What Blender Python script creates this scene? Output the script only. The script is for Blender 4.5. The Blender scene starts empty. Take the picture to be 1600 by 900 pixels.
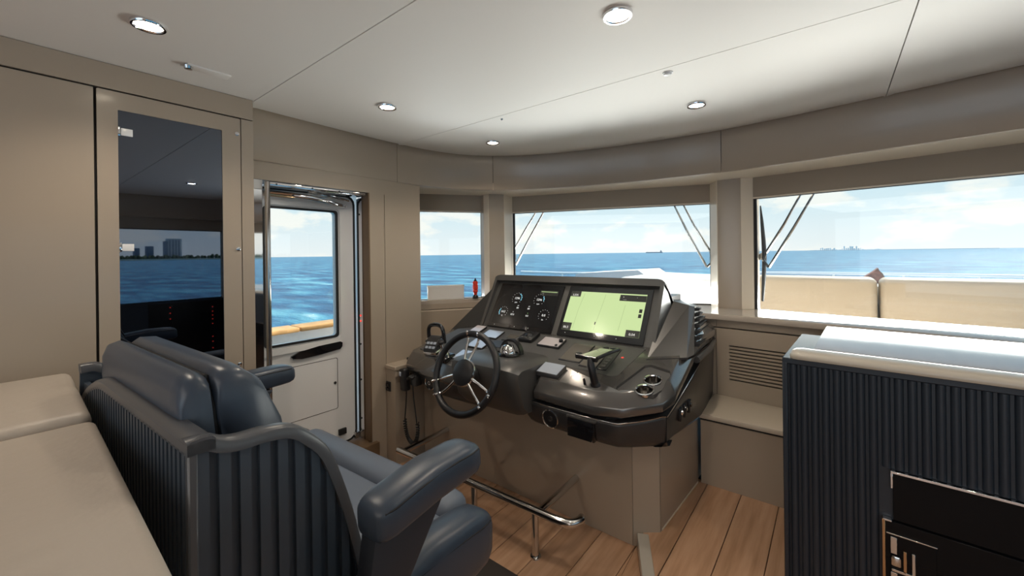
import bpy, bmesh, math, random
from mathutils import Vector, Matrix
random.seed(7)
S = bpy.context.scene
COL = S.collection
PI = math.pi

# ------------------------------------------------------------------ camera
EYE = 1.35
cam_d = bpy.data.cameras.new('camera'); cam = bpy.data.objects.new('camera', cam_d); COL.objects.link(cam)
cam_d.sensor_width = 36; cam_d.lens = 36*634.5/1600; cam_d.shift_y = -(450-397.2)/1600
cam_d.clip_start = .02; cam_d.clip_end = 90000
cam.location = (0, 0, EYE)
cam.rotation_euler = (Matrix.Rotation(math.radians(38.35), 4, 'Z') @ Matrix.Rotation(PI/2, 4, 'X') @ Matrix.Rotation(-.0125, 4, 'Z')).to_euler()
S.camera = cam

# ------------------------------------------------------------------ world: hazy marine sky with low clouds
S.view_settings.view_transform = 'Standard'; S.view_settings.look = 'None'
S.view_settings.gamma = 1; S.view_settings.use_curve_mapping = False
S.view_settings.exposure = 0.68
W = bpy.data.worlds.new('sky'); S.world = W; W.use_nodes = True
nt = W.node_tree; nt.nodes.clear()
def N(t, kind, **kw):
    n = t.nodes.new(kind)
    for k, v in kw.items():
        if k in n.inputs: n.inputs[k].default_value = v
        else: setattr(n, k, v)
    return n
def ramp(t, stops, src=None, interp='LINEAR'):
    r = t.nodes.new('ShaderNodeValToRGB'); e = r.color_ramp.elements; r.color_ramp.interpolation = interp
    while len(e) < len(stops): e.new(.5)
    for i, (p, c) in enumerate(stops):
        e[i].position = p; e[i].color = (*c, 1) if len(c) == 3 else c
    if src is not None: t.links.new(src, r.inputs[0])
    return r
tc = N(nt, 'ShaderNodeTexCoord'); sep = N(nt, 'ShaderNodeSeparateXYZ'); nt.links.new(tc.outputs['Generated'], sep.inputs[0])
grad = ramp(nt, [(0, (.88, .90, .90)), (.045, (.80, .87, .90)), (.15, (.58, .78, .87)), (.4, (.40, .64, .84)), (1, (.24, .46, .78))], sep.outputs['Z'])
mp = N(nt, 'ShaderNodeMapping'); mp.inputs['Scale'].default_value = (5.5, 5.5, 13); nt.links.new(tc.outputs['Generated'], mp.inputs[0])
noi = N(nt, 'ShaderNodeTexNoise', Scale=1.35, Detail=7.0, Roughness=.55); nt.links.new(mp.outputs[0], noi.inputs['Vector'])
cl = ramp(nt, [(.49, (0, 0, 0)), (.57, (1, 1, 1))], noi.outputs['Fac'])
band = ramp(nt, [(0, (.5, .5, .5)), (.03, (1, 1, 1)), (.12, (.75, .75, .75)), (.22, (.2, .2, .2)), (1, (.1, .1, .1))], sep.outputs['Z'])
mul = N(nt, 'ShaderNodeMath', operation='MULTIPLY'); nt.links.new(cl.outputs[0], mul.inputs[0]); nt.links.new(band.outputs[0], mul.inputs[1])
mixc = N(nt, 'ShaderNodeMix', data_type='RGBA'); nt.links.new(mul.outputs[0], mixc.inputs[0])
nt.links.new(grad.outputs[0], mixc.inputs[6]); mixc.inputs[7].default_value = (1.0, .965, .90, 1)
bgn = N(nt, 'ShaderNodeBackground', Strength=.74); nt.links.new(mixc.outputs[2], bgn.inputs[0])
wo = N(nt, 'ShaderNodeOutputWorld'); nt.links.new(bgn.outputs[0], wo.inputs[0])

# ------------------------------------------------------------------ sun, and an added fill lamp behind the camera for saloon daylight
def lamp(name, kind, loc, energy, color=(1, 1, 1), aim=None, **kw):
    d = bpy.data.lights.new(name, kind); d.energy = energy; d.color = color
    for k, v in kw.items(): setattr(d, k, v)
    o = bpy.data.objects.new(name, d); COL.objects.link(o); o.location = loc
    if aim is not None: o.rotation_euler = (Vector(aim)-Vector(loc)).to_track_quat('-Z', 'Y').to_euler()
    return o
lamp('sun', 'SUN', (20, 60, 60), 6.0, (1, .95, .86), (20-9, 60-30, 60-34), angle=.01)
lamp('saloon_fill', 'AREA', (.4, -3.6, 1.35), 12, (.86, .93, 1), (.0, 2, 1.6), shape='RECTANGLE', size=3.6, size_y=1.5)  # added soft fill lamp, stands in for daylight from aft

# added lamps below the sills, imitating sunlight bounced off the decks
lamp('foredeck_bounce_fill', 'AREA', (-1.55, 3.28, .86), 50, (1, .97, .92), (-1.0, 1.2, 2.1), shape='RECTANGLE', size=1.4, size_y=.45)
lamp('foredeck_bounce_fill_right', 'AREA', (.35, 3.40, .86), 46, (1, .97, .92), (.1, 1.2, 2.1), shape='RECTANGLE', size=1.6, size_y=.45)
lamp('side_deck_bounce_fill', 'AREA', (-2.78, 2.35, .86), 18, (.95, .98, 1), (-1.5, 1.5, 2.1), shape='RECTANGLE', size=.5, size_y=.25)  # added in the same way outside the port pane

lamp('saloon_ceiling_fill', 'AREA', (0, -2.4, 2.06), 24, (1, .90, .78), (0, -2.4, 0), shape='RECTANGLE', size=3.2, size_y=2.2)  # one added fill lamp without fixtures, brightens the room from aft

# ------------------------------------------------------------------ materials
def mat(name, color, rough=.4, metal=0, coat=0, spec=.5, bump=None, noise=None, emit=None, estr=1, coat_rough=.05):
    m = bpy.data.materials.new(name); m.use_nodes = True; t = m.node_tree
    b = t.nodes['Principled BSDF']
    b.inputs['Base Color'].default_value = (*color, 1); b.inputs['Roughness'].default_value = rough
    b.inputs['Metallic'].default_value = metal; b.inputs['Coat Weight'].default_value = coat
    b.inputs['Coat Roughness'].default_value = coat_rough; b.inputs['Specular IOR Level'].default_value = spec
    if emit: b.inputs['Emission Color'].default_value = (*emit, 1); b.inputs['Emission Strength'].default_value = estr
    if noise or bump:
        co = N(t, 'ShaderNodeTexCoord')
    if noise:   # (scale, amount) slight tone variation
        nn = N(t, 'ShaderNodeTexNoise', Scale=noise[0], Detail=3.0); t.links.new(co.outputs['Object'], nn.inputs['Vector'])
        a = [max(0, c*(1-noise[1])) for c in color]; c2 = [min(1, c*(1+noise[1])) for c in color]
        r = ramp(t, [(.3, a), (.7, c2)], nn.outputs['Fac']); t.links.new(r.outputs[0], b.inputs['Base Color'])
    if bump:    # (scale, strength, distance)
        nb = N(t, 'ShaderNodeTexNoise', Scale=bump[0], Detail=4.0); t.links.new(co.outputs['Object'], nb.inputs['Vector'])
        bp = N(t, 'ShaderNodeBump', Strength=bump[1], Distance=bump[2]); t.links.new(nb.outputs['Fac'], bp.inputs['Height'])
        t.links.new(bp.outputs[0], b.inputs['Normal'])
    return m
M = {}
M['beige'] = mat('beige lacquer', (.405, .335, .262), .30, noise=(1.2, .02), coat=.35, coat_rough=.12)
M['beige_matte'] = mat('beige fabric panel', (.37, .31, .245), .6)
M['soffit'] = mat('pale beige lacquer', (.80, .70, .57), .35, coat=.2)
M['sill'] = mat('glossy beige sill', (.50, .43, .36), .22, coat=.5)
M['bench_top'] = mat('cream stone', (.60, .52, .42), .3)
M['gap'] = mat('dark joint', (.012, .010, .009), .8)
M['ceiling'] = mat('warm white vinyl', (.78, .757, .725), .6, spec=.25, bump=(180, .05, .001))
M['chrome'] = mat('chrome', (.80, .80, .82), .08, 1)
M['steel'] = mat('polished stainless steel', (.62, .60, .58), .12, 1)
M['mirror'] = mat('mirror polished steel', (.75, .75, .76), .03, 1)
M['brown'] = mat('brown jamb veneer', (.16, .10, .055), .4)
M['white'] = mat('white gelcoat', (.86, .86, .86), .22, coat=.4)
M['black'] = mat('black plastic', (.012, .012, .014), .35)
M['black_gloss'] = mat('black gloss', (.008, .008, .010), .05, coat=.5)
M['black_glass'] = mat('black appliance glass', (.004, .004, .005), .25, spec=.15)
M['rubber'] = mat('black rubber', (.015, .015, .016), .6)
M['smoked'] = mat('dark mirrored glass', (.14, .16, .20), .015, 1)
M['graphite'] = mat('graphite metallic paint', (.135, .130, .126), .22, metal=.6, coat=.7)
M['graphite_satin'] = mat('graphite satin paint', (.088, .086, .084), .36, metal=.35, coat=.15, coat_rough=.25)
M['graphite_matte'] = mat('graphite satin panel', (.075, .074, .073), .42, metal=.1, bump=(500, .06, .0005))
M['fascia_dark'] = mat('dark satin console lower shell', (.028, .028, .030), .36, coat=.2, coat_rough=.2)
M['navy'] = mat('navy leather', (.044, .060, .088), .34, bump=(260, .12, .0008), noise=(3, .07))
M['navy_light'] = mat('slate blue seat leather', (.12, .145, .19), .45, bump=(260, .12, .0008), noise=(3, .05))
M['navy_dark'] = mat('dark navy backing', (.03, .036, .05), .5)  # plain dark navy of the arm brackets and seat pan
M['shell'] = mat('dark slate painted wood', (.048, .064, .086), .40, noise=(6, .06))
M['shell_rail'] = mat('slate satin rail', (.082, .086, .096), .3)
M['flute'] = mat('midnight blue painted flutes', (.016, .023, .034), .40)
M['stitch'] = mat('dark seam thread', (.008, .009, .012), .7)
M['cream'] = mat('cream leather', (.50, .44, .375), .45, bump=(14, .35, .01))
M['worktop'] = mat('pale glossy worktop', (.40, .41, .45), .24, coat=.4, coat_rough=.18)
M['nosing'] = mat('cream worktop nosing', (.46, .415, .35), .28, coat=.3)
M['teak'] = mat('golden teak', (.55, .30, .11), .4, noise=(9, .2))
M['cushion'] = mat('beige outdoor cushion', (.36, .30, .23), .6, bump=(5, .3, .02))
M['white_cover'] = mat('white canvas cover', (.58, .58, .59), .7)
M['deck'] = mat('pale deck', (.62, .58, .52), .6)
M['paper'] = mat('white matte carton', (.78, .76, .73), .6)
M['red'] = mat('red plastic', (.75, .045, .02), .35)
M['brass'] = mat('bronze trim', (.52, .34, .19), .25, 1)
M['lamp'] = mat('warm lamp lens', (.9, .85, .75), .4, emit=(1, .86, .66), estr=16)
M['reddot'] = mat('red indicator', (.2, .01, .01), .4, emit=(1, .06, .04), estr=.9)
M['chart'] = mat('chart screen', (.02, .02, .02), .22, spec=.2, emit=(.60, .76, .36), estr=.62)
M['chart_line'] = mat('chart line', (.02, .02, .02), .12, emit=(.36, .47, .22), estr=.62)
M['screen'] = mat('dark gauge screen', (.014, .014, .016), .10, spec=.5)
M['chip'] = mat('dark data box', (.02, .022, .02), .3)
M['txt_w'] = mat('screen white text', (.1, .1, .1), .4, emit=(.85, .85, .8), estr=.6)
M['txt_c'] = mat('screen cyan arc', (.1, .1, .1), .4, emit=(.1, .55, .75), estr=.62)
M['txt_g'] = mat('screen green text', (.1, .1, .1), .4, emit=(.35, .7, .2), estr=.62)
M['lcd'] = mat('lcd glass with painted reflection', (.50, .56, .66), .08, metal=.25, coat=.5)  # reflected sky and ceiling put into the pale blue-grey base
M['lcd_warm'] = mat('instrument glass with painted reflection', (.62, .57, .59), .10, metal=.1, coat=.5)  # ceiling reflection put into the pale lilac base colour
M['plate'] = mat('dark bronze glass plate', (.13, .12, .105), .08, coat=.5)
M['mat'] = mat('dark brown rubber mat', (.030, .022, .018), .7)
M['bag'] = mat('brown woven bag', (.20, .085, .055), .7, noise=(40, .4))
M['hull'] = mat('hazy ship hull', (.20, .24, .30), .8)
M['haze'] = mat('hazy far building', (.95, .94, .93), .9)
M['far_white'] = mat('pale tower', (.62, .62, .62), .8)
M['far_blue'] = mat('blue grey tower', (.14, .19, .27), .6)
M['green'] = mat('shore trees', (.035, .06, .03), .9, noise=(.05, .5))
M['sand'] = mat('beach sand', (.72, .62, .46), .9)

def glass_mat(name, tint, refl=.06):
    m = bpy.data.materials.new(name); m.use_nodes = True; t = m.node_tree; t.nodes.clear()
    tr = N(t, 'ShaderNodeBsdfTransparent'); tr.inputs[0].default_value = (*tint, 1)
    gl = N(t, 'ShaderNodeBsdfGlossy'); gl.inputs['Roughness'].default_value = .01
    fr = N(t, 'ShaderNodeFresnel', IOR=1.45)
    mx = N(t, 'ShaderNodeMixShader'); t.links.new(fr.outputs[0], mx.inputs[0])
    t.links.new(tr.outputs[0], mx.inputs[1]); t.links.new(gl.outputs[0], mx.inputs[2])
    o = N(t, 'ShaderNodeOutputMaterial'); t.links.new(mx.outputs[0], o.inputs[0])
    return m
M['glass'] = glass_mat('clear window glass', (.93, .96, .96))

def wood():
    m = bpy.data.materials.new('pale oak plank'); m.use_nodes = True; t = m.node_tree; b = t.nodes['Principled BSDF']
    co = N(t, 'ShaderNodeTexCoord'); oi = N(t, 'ShaderNodeObjectInfo')
    ad = N(t, 'ShaderNodeVectorMath', operation='ADD'); t.links.new(co.outputs['Object'], ad.inputs[0]); t.links.new(oi.outputs['Random'], ad.inputs[1])
    mpp = N(t, 'ShaderNodeMapping'); mpp.inputs['Scale'].default_value = (22, 1.6, 22); t.links.new(ad.outputs[0], mpp.inputs[0])
    n = N(t, 'ShaderNodeTexNoise', Scale=1.4, Detail=6.0, Roughness=.6); t.links.new(mpp.outputs[0], n.inputs['Vector'])
    r = ramp(t, [(.30, (.36, .195, .105)), (.52, (.47, .275, .165)), (.72, (.54, .33, .21))], n.outputs['Fac'])
    hs = N(t, 'ShaderNodeHueSaturation'); mr = N(t, 'ShaderNodeMapRange'); t.links.new(oi.outputs['Random'], mr.inputs[0])
    mr.inputs[3].default_value = .86; mr.inputs[4].default_value = 1.08; t.links.new(mr.outputs[0], hs.inputs['Value'])
    t.links.new(r.outputs[0], hs.inputs['Color']); t.links.new(hs.outputs[0], b.inputs['Base Color'])
    b.inputs['Roughness'].default_value = .42
    bp = N(t, 'ShaderNodeBump', Strength=.08, Distance=.002); t.links.new(n.outputs['Fac'], bp.inputs['Height']); t.links.new(bp.outputs[0], b.inputs['Normal'])
    return m
M['wood'] = wood()

def sea_mat():
    m = bpy.data.materials.new('open sea water'); m.use_nodes = True; t = m.node_tree; b = t.nodes['Principled BSDF']
    co = N(t, 'ShaderNodeTexCoord')
    mp1 = N(t, 'ShaderNodeMapping'); mp1.inputs['Rotation'].default_value = (0, 0, .5); mp1.inputs['Scale'].default_value = (.10, .26, 1); t.links.new(co.outputs['Object'], mp1.inputs[0])
    n1 = N(t, 'ShaderNodeTexNoise', Scale=1.0, Detail=9.0, Roughness=.62); t.links.new(mp1.outputs[0], n1.inputs['Vector'])
    mp2 = N(t, 'ShaderNodeMapping'); mp2.inputs['Scale'].default_value = (.012, .022, 1); t.links.new(co.outputs['Object'], mp2.inputs[0])
    n2 = N(t, 'ShaderNodeTexNoise', Scale=1.0, Detail=5.0); t.links.new(mp2.outputs[0], n2.inputs['Vector'])
    ad = N(t, 'ShaderNodeMath', operation='MULTIPLY_ADD'); ad.inputs[1].default_value = 3.0; t.links.new(n2.outputs['Fac'], ad.inputs[0]); t.links.new(n1.outputs['Fac'], ad.inputs[2])
    bp = N(t, 'ShaderNodeBump', Strength=.75, Distance=1.5); t.links.new(ad.outputs[0], bp.inputs['Height']); t.links.new(bp.outputs[0], b.inputs['Normal'])
    r = ramp(t, [(.38, (.004, .050, .125)), (.49, (.012, .10, .20)), (.58, (.045, .20, .30)), (.66, (.10, .30, .38)), (.74, (.42, .54, .58))], n1.outputs['Fac'])
    t.links.new(r.outputs[0], b.inputs['Base Color'])
    b.inputs['Roughness'].default_value = .3; b.inputs['Specular IOR Level'].default_value = .10
    return m
M['sea'] = sea_mat()

# ------------------------------------------------------------------ mesh helpers
class MB:
    def __init__(self): self.bm = bmesh.new()
    def add(self, verts, faces):
        vs = [self.bm.verts.new(v) for v in verts]
        for f in faces:
            try: self.bm.faces.new([vs[i] for i in f])
            except ValueError: pass
        return vs
    def merge(self, bm2, mx=None):
        me = bpy.data.meshes.new('t'); bm2.to_mesh(me); bm2.free()
        if mx is not None: me.transform(mx)
        self.bm.from_mesh(me); bpy.data.meshes.remove(me); return self
    def box(self, x0, x1, y0, y1, z0, z1, bev=0, seg=2, mx=None):
        b = bmesh.new(); bmesh.ops.create_cube(b, size=1)
        bmesh.ops.scale(b, vec=(abs(x1-x0), abs(y1-y0), abs(z1-z0)), verts=b.verts)
        bmesh.ops.translate(b, vec=((x0+x1)/2, (y0+y1)/2, (z0+z1)/2), verts=b.verts)
        if bev: bmesh.ops.bevel(b, geom=b.edges[:], offset=bev, segments=seg, profile=.5, affect='EDGES')
        return self.merge(b, mx)
    def prism(self, poly, z0, z1, mx=None, bev=0, seg=2, sel=None):
        b = bmesh.new(); n = len(poly)
        z0f = z0 if callable(z0) else (lambda p: z0); z1f = z1 if callable(z1) else (lambda p: z1)
        lo = [b.verts.new((p[0], p[1], z0f(p))) for p in poly]; hi = [b.verts.new((p[0], p[1], z1f(p))) for p in poly]
        b.faces.new(lo[::-1]); b.faces.new(hi)
        for i in range(n): b.faces.new((lo[i], lo[(i+1) % n], hi[(i+1) % n], hi[i]))
        bmesh.ops.recalc_face_normals(b, faces=b.faces)
        if bev:
            ed = b.edges[:] if sel is None else [e for e in b.edges if sel(e)]
            bmesh.ops.bevel(b, geom=ed, offset=bev, segments=seg, profile=.5, affect='EDGES')
        return self.merge(b, mx)
    def loft(self, rings, cap=True, closed=True):
        b = bmesh.new(); R = [[b.verts.new(v) for v in r] for r in rings]; n = len(rings[0])
        for i in range(len(R)-1):
            for j in range(n if closed else n-1):
                b.faces.new((R[i][j], R[i][(j+1) % n], R[i+1][(j+1) % n], R[i+1][j]))
        if cap: b.faces.new(R[0][::-1]); b.faces.new(R[-1])
        bmesh.ops.recalc_face_normals(b, faces=b.faces)
        return self.merge(b)
    def tube(self, pts, r, seg=10, cap=True, closed=False):
        pts = [Vector(p) for p in pts]; n = len(pts)
        rr = r if hasattr(r, '__len__') else [r]*n
        rings = []; up = None
        for i, p in enumerate(pts):
            if closed: d = pts[(i+1) % n]-pts[i-1]
            else: d = pts[min(i+1, n-1)]-pts[max(i-1, 0)]
            d.normalize()
            if up is None: up = Vector((0, 0, 1)) if abs(d.z) < .9 else Vector((1, 0, 0))
            u = (up-d*up.dot(d)).normalized(); up = u; w = d.cross(u)
            rings.append([p+rr[i]*(math.cos(a)*u+math.sin(a)*w) for a in [2*PI*k/seg for k in range(seg)]])
        if closed: rings.append(rings[0])
        return self.loft(rings, cap and not closed)
    def lathe(self, prof, mx=None, seg=24, cap=True):
        b = bmesh.new(); R = []
        for r_, z in prof: R.append([b.verts.new((r_*math.cos(2*PI*k/seg), r_*math.sin(2*PI*k/seg), z)) for k in range(seg)])
        for i in range(len(R)-1):
            for j in range(seg): b.faces.new((R[i][j], R[i][(j+1) % seg], R[i+1][(j+1) % seg], R[i+1][j]))
        if cap: b.faces.new(R[0][::-1]); b.faces.new(R[-1])
        bmesh.ops.recalc_face_normals(b, faces=b.faces)
        return self.merge(b, mx)
    def build(self, name, m, parent=None, angle=38, smooth=True, local=False):
        me = bpy.data.meshes.new(name)
        bmesh.ops.remove_doubles(self.bm, verts=self.bm.verts, dist=1e-6)
        self.bm.to_mesh(me); self.bm.free()
        if smooth:
            me.polygons.foreach_set('use_smooth', [True]*len(me.polygons)); me.set_sharp_from_angle(angle=math.radians(angle))
        o = bpy.data.objects.new(name, me); COL.objects.link(o); me.materials.append(M[m])
        if parent is not None:
            o.parent = parent
            if not local: me.transform(world_of(parent).inverted())
        return o
def world_of(o):
    mx = Matrix.Identity(4)
    while o is not None: mx = o.matrix_basis @ mx; o = o.parent
    return mx
def tag(o, label=None, cat=None, group=None, kind=None):
    if label: o['label'] = label
    if cat: o['category'] = cat
    if group: o['group'] = group
    if kind: o['kind'] = kind
    return o
def thing(name, label, cat, loc=(0, 0, 0), rotz=0, group=None, kind=None):
    o = bpy.data.objects.new(name, None); COL.objects.link(o); o.empty_display_size = .1
    o.location = loc; o.rotation_euler = (0, 0, rotz)
    return tag(o, label, cat, group, kind)
def struct(o): o['kind'] = 'structure'; return o
def box(name, m, parent, x0, x1, y0, y1, z0, z1, bev=0, seg=2, local=False, mx=None):
    return MB().box(x0, x1, y0, y1, z0, z1, bev, seg, mx).build(name, m, parent, local=local)
def prism(name, m, parent, poly, z0, z1, bev=0, seg=2, local=False, mx=None, sel=None):
    return MB().prism(poly, z0, z1, mx, bev, seg, sel).build(name, m, parent, local=local)
def twin(o, parent=None, loc=None, name=None):
    c = o.copy(); COL.objects.link(c)
    if parent is not None: c.parent = parent
    if loc is not None: c.location = loc
    return c
def cut(o, cutters):
    for c in cutters:
        md = o.modifiers.new('cut', 'BOOLEAN'); md.operation = 'DIFFERENCE'; md.object = c; md.solver = 'EXACT'
    bpy.context.view_layer.update()
    dg = bpy.context.evaluated_depsgraph_get(); me = bpy.data.meshes.new_from_object(o.evaluated_get(dg))
    old = o.data; o.modifiers.clear(); o.data = me; bpy.data.meshes.remove(old)
    me.polygons.foreach_set('use_smooth', [True]*len(me.polygons)); me.set_sharp_from_angle(angle=math.radians(32))
    for c in cutters: bpy.data.objects.remove(c)
def axis_mx(origin, zdir, xdir=None):
    z = Vector(zdir).normalized(); x = Vector(xdir) if xdir is not None else (Vector((1, 0, 0)) if abs(z.x) < .9 else Vector((0, 1, 0)))
    x = (x-z*x.dot(z)).normalized(); y = z.cross(x)
    m = Matrix((x, y, z)).transposed().to_4x4(); m.translation = Vector(origin); return m
def text(name, body, size, m, parent, mx):
    cu = bpy.data.curves.new(name, 'FONT'); cu.body = body; cu.size = size; cu.align_x = 'CENTER'; cu.align_y = 'CENTER'; cu.extrude = size*.02; cu.resolution_u = 2
    o = bpy.data.objects.new(name, cu); COL.objects.link(o); bpy.context.view_layer.update()
    me = bpy.data.meshes.new_from_object(o.evaluated_get(bpy.context.evaluated_depsgraph_get())); bpy.data.objects.remove(o)
    me.transform(mx); me.transform(world_of(parent).inverted()); me.materials.clear(); me.materials.append(M[m])
    t = bpy.data.objects.new(name, me); COL.objects.link(t); t.parent = parent; return t
def smooth_pts(P, n=6):
    out = []; P = [Vector(p) for p in P]
    for i in range(len(P)-1):
        a = P[max(i-1, 0)]; b = P[i]; c = P[i+1]; d = P[min(i+2, len(P)-1)]
        for k in range(n):
            t = k/n; out.append(.5*((2*b)+(c-a)*t+(2*a-5*b+4*c-d)*t*t+(3*b-a-3*c+d)*t**3))
    out.append(P[-1]); return out

# ================================================================== SETTING
CEIL = 2.10
# fascia plan: the line where ceiling and curved fascia meet
FPTS = [(-2.29, .76), (-2.305, 1.15), (-2.312, 1.4), (-2.306, 1.675), (-2.285, 1.885), (-2.23, 2.09), (-2.15, 2.245), (-2.044, 2.36), (-1.89, 2.48), (-1.713, 2.571),
        (-1.51, 2.65), (-1.303, 2.704), (-1.1, 2.745), (-.91, 2.772), (-.543, 2.800), (-.137, 2.762), (.2, 2.712), (.401, 2.68), (.8, 2.60), (1.2, 2.45), (1.6, 2.2), (1.88, 1.8), (2.0, 1.2), (2.02, .4), (2.02, -1.5), (2.02, -4.2)]
FP = [tuple(v) for v in smooth_pts([(*p, 0) for p in FPTS], 5)]
FP = [(v[0], v[1]) for v in FP]
def near_idx(x, y): return min(range(len(FP)), key=lambda i: (FP[i][0]-x)**2+(FP[i][1]-y)**2)

# ---- floor
floor = struct(prism('floor', 'gap', None, [(-2.6, -4.2), (2.4, -4.2), (2.4, 3.1), (-2.6, 3.1)], -.12, -.022))
def yl(x): return 1.815-2.09*(x+.722)      # edge of the raised floor
def clip(poly, f):                           # keep f(p) >= 0
    out = []
    for i in range(len(poly)):
        a, b = poly[i-1], poly[i]; fa, fb = f(a), f(b)
        if fa*fb < 0: t = fa/(fa-fb); out.append((a[0]+(b[0]-a[0])*t, a[1]+(b[1]-a[1])*t))
        if fb >= 0: out.append(b)
    return out
PW = .166
k = 0
for i in range(-13, 18):
    x0 = -.393+i*PW; x1 = x0+PW-.0025
    lo = clip([(x0, -4.2), (x1, -4.2), (x1, 1.83), (x0, 1.83)], lambda p: yl(p[0])-p[1]-.002)
    hi = clip([(x0, -4.2), (x1, -4.2), (x1, 2.46), (x0, 2.46)], lambda p: p[1]-yl(p[0])-.058*1.1)
    for poly, z in ((lo, 0), (hi, .06)):
        if x0 < -2.4 or x1 > 2.25 or len(poly) < 3: continue
        ys = [p[1] for p in poly]; y0, y1 = min(ys), max(ys)
        cuts = [y0] + sorted(c for c in [(-2.9+1.9*j+.73*((i*7) % 5)) for j in range(4)] if y0+.25 < c < y1-.25 and c < 1.0) + [y1]
        for a, b in zip(cuts[:-1], cuts[1:]):
            q = clip(clip(poly, lambda p: p[1]-a-.001), lambda p: b-p[1]-.001)
            if len(q) >= 3: prism('plank', 'wood', floor, q, z-.022, z, .0012, 1)
sub = prism('raised_base', 'gap', floor, [(-.70, 1.80), (2.3, -4.2+0), (2.3, 2.46), (-.70, 2.46)], -.02, .036)
# beige nosing along the step
d = Vector((.4315, -.902)); nrm = Vector((.902, .4315)); a = Vector((-.722, 1.813))
nose = [a-nrm*0, a+d*6.2, a+d*6.2+nrm*.052, a+nrm*.052]
struct(prism('trim_1', 'nosing', None, [tuple(p) for p in nose], .0, .062, .003, 1))

# ---- ceiling: panels with fine joints between them
ceil = struct(prism('ceiling', 'gap', None, [(-2.7, -4.2), (2.4, -4.2), (2.4, 3.3), (-2.7, 3.3)], CEIL+.032, CEIL+.10))
def cpanel(poly, bev=.0015):
    return MB().prism(poly, CEIL, CEIL+.03, bev=bev, seg=2).build('ceiling_panel', 'ceiling', ceil)
fi = near_idx(-2.3, .765)
g = .002
front = [p for p in FP]
def inset(poly_line, dd):
    out = []
    for i, p in enumerate(poly_line):
        q0, q1 = Vector(poly_line[max(i-1, 0)]), Vector(poly_line[min(i+1, len(poly_line)-1)])
        t = (q1-q0).normalized(); nn = Vector((t.y, -t.x)); out.append(tuple(Vector(p)+nn*dd))
    return out
edge = inset(FP, .004)
region = edge + [(-2.17, -4.2), (-2.17, .76)]
for x0, x1, y0, y1 in ((-3, .21, 1.69, 4), (.21, 3, 1.69, 4), (-3, 3, .766, 1.69), (-3, 3, -1.4, .766), (-3, 3, -4.2, -1.4)):
    q = clip(clip(clip(clip(region, lambda p: p[0]-x0-g), lambda p: x1-g-p[0]), lambda p: p[1]-y0-g), lambda p: y1-g-p[1])
    if len(q) < 3: continue
    b = bmesh.new(); lo = [b.verts.new((p[0], p[1], CEIL)) for p in q]; hi = [b.verts.new((p[0], p[1], CEIL+.03)) for p in q]
    b.faces.new(lo[::-1]); b.faces.new(hi)
    for i in range(len(q)): b.faces.new((lo[i], lo[(i+1) % len(q)], hi[(i+1) % len(q)], hi[i]))
    bmesh.ops.recalc_face_normals(b, faces=b.faces)
    isf = lambda v: min((v.co.x-e[0])**2+(v.co.y-e[1])**2 for e in edge) < 1e-6 and v.co.y > .8
    ed = [e for e in b.edges if abs(e.verts[0].co.z-CEIL) < 1e-5 and abs(e.verts[1].co.z-CEIL) < 1e-5 and isf(e.verts[0]) and isf(e.verts[1])]
    if ed: bmesh.ops.bevel(b, geom=ed, offset=.024, segments=4, profile=.5, affect='EDGES')
    m_ = MB(); m_.merge(b); m_.build('ceiling_panel', 'ceiling', ceil, angle=50)

# ---- curved fascia under the ceiling, in panels
fas = struct(thing('trim_2', 'curved beige fascia band under the ceiling', None))
del fas['label']
cuts_i = [0, near_idx(-2.306, 1.675), near_idx(-2.044, 2.36), near_idx(-.543, 2.80), near_idx(1.2, 2.45), near_idx(2.02, .4), len(FP)-1]
FOUT = inset(FP, -.018)
for a_, b_ in zip(cuts_i[:-1], cuts_i[1:]):
    rings = []
    for i in range(a_, b_+1):
        t = Vector(FP[min(i+1, len(FP)-1)])-Vector(FP[max(i-1, 0)]); t.normalize()
        sh = t*.0018 if i == a_ else (-t*.0018 if i == b_ else Vector((0, 0)))
        p = Vector(FP[i])+sh; o_ = Vector(FOUT[i])+sh; m1 = p+(o_-p)*.22; m2 = p+(o_-p)*.60
        rings.append([(p.x, p.y, CEIL+.028), (p.x, p.y, 1.852), (m1.x, m1.y, 1.8465), (m2.x, m2.y, 1.845), (o_.x, o_.y, 1.845), (o_.x, o_.y, CEIL+.028)])
    MB().loft(rings).build('fascia_panel', 'beige', fas)
MB().loft([[(p[0]*1.0, p[1], 1.85), (p[0], p[1], 2.13), (q[0], q[1], 2.13), (q[0], q[1], 1.85)] for p, q in zip(inset(FP, -.045), inset(FP, -.06))]).build('fascia_backing', 'gap', fas)

# ---- window wall: three panes on the port bow, more to starboard
WIN = [((-2.80, 1.835), (-2.321, 2.527)), ((-2.18, 2.765), (-.703, 3.247)), ((-.422, 3.164), (1.35, 2.935)), ((1.60, 2.80), (2.12, 1.95))]
HEAD, SILL = 1.715, .958
soff = [(p[0], p[1]) for p in inset(FP, -.012)][near_idx(-2.312, 1.55):near_idx(2.02, .4)]
outer = [(2.30, .4), (2.30, 1.95), (1.75, 2.95), (1.4, 3.1), (-.56, 3.40), (-2.3, 2.86), (-2.48, 2.6), (-2.9, 1.95), (-2.6, 1.55)]
struct(prism('trim_3', 'soffit', None, soff+outer, 1.846, 1.90))
wf = struct(thing('wall_front', 'x', None)); del wf['label']
def wallseg(A, B, z0, z1, m, name, off0=0, off1=.05, parent=wf, bev=0):
    A, B = Vector(A), Vector(B); t = (B-A).normalized(); n = Vector((-t.y, t.x))  # n points outboard
    q = [A+n*off0, B+n*off0, B+n*off1, A+n*off1]
    return prism(name, m, parent, [tuple(p) for p in q], z0, z1, bev, 1)
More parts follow.
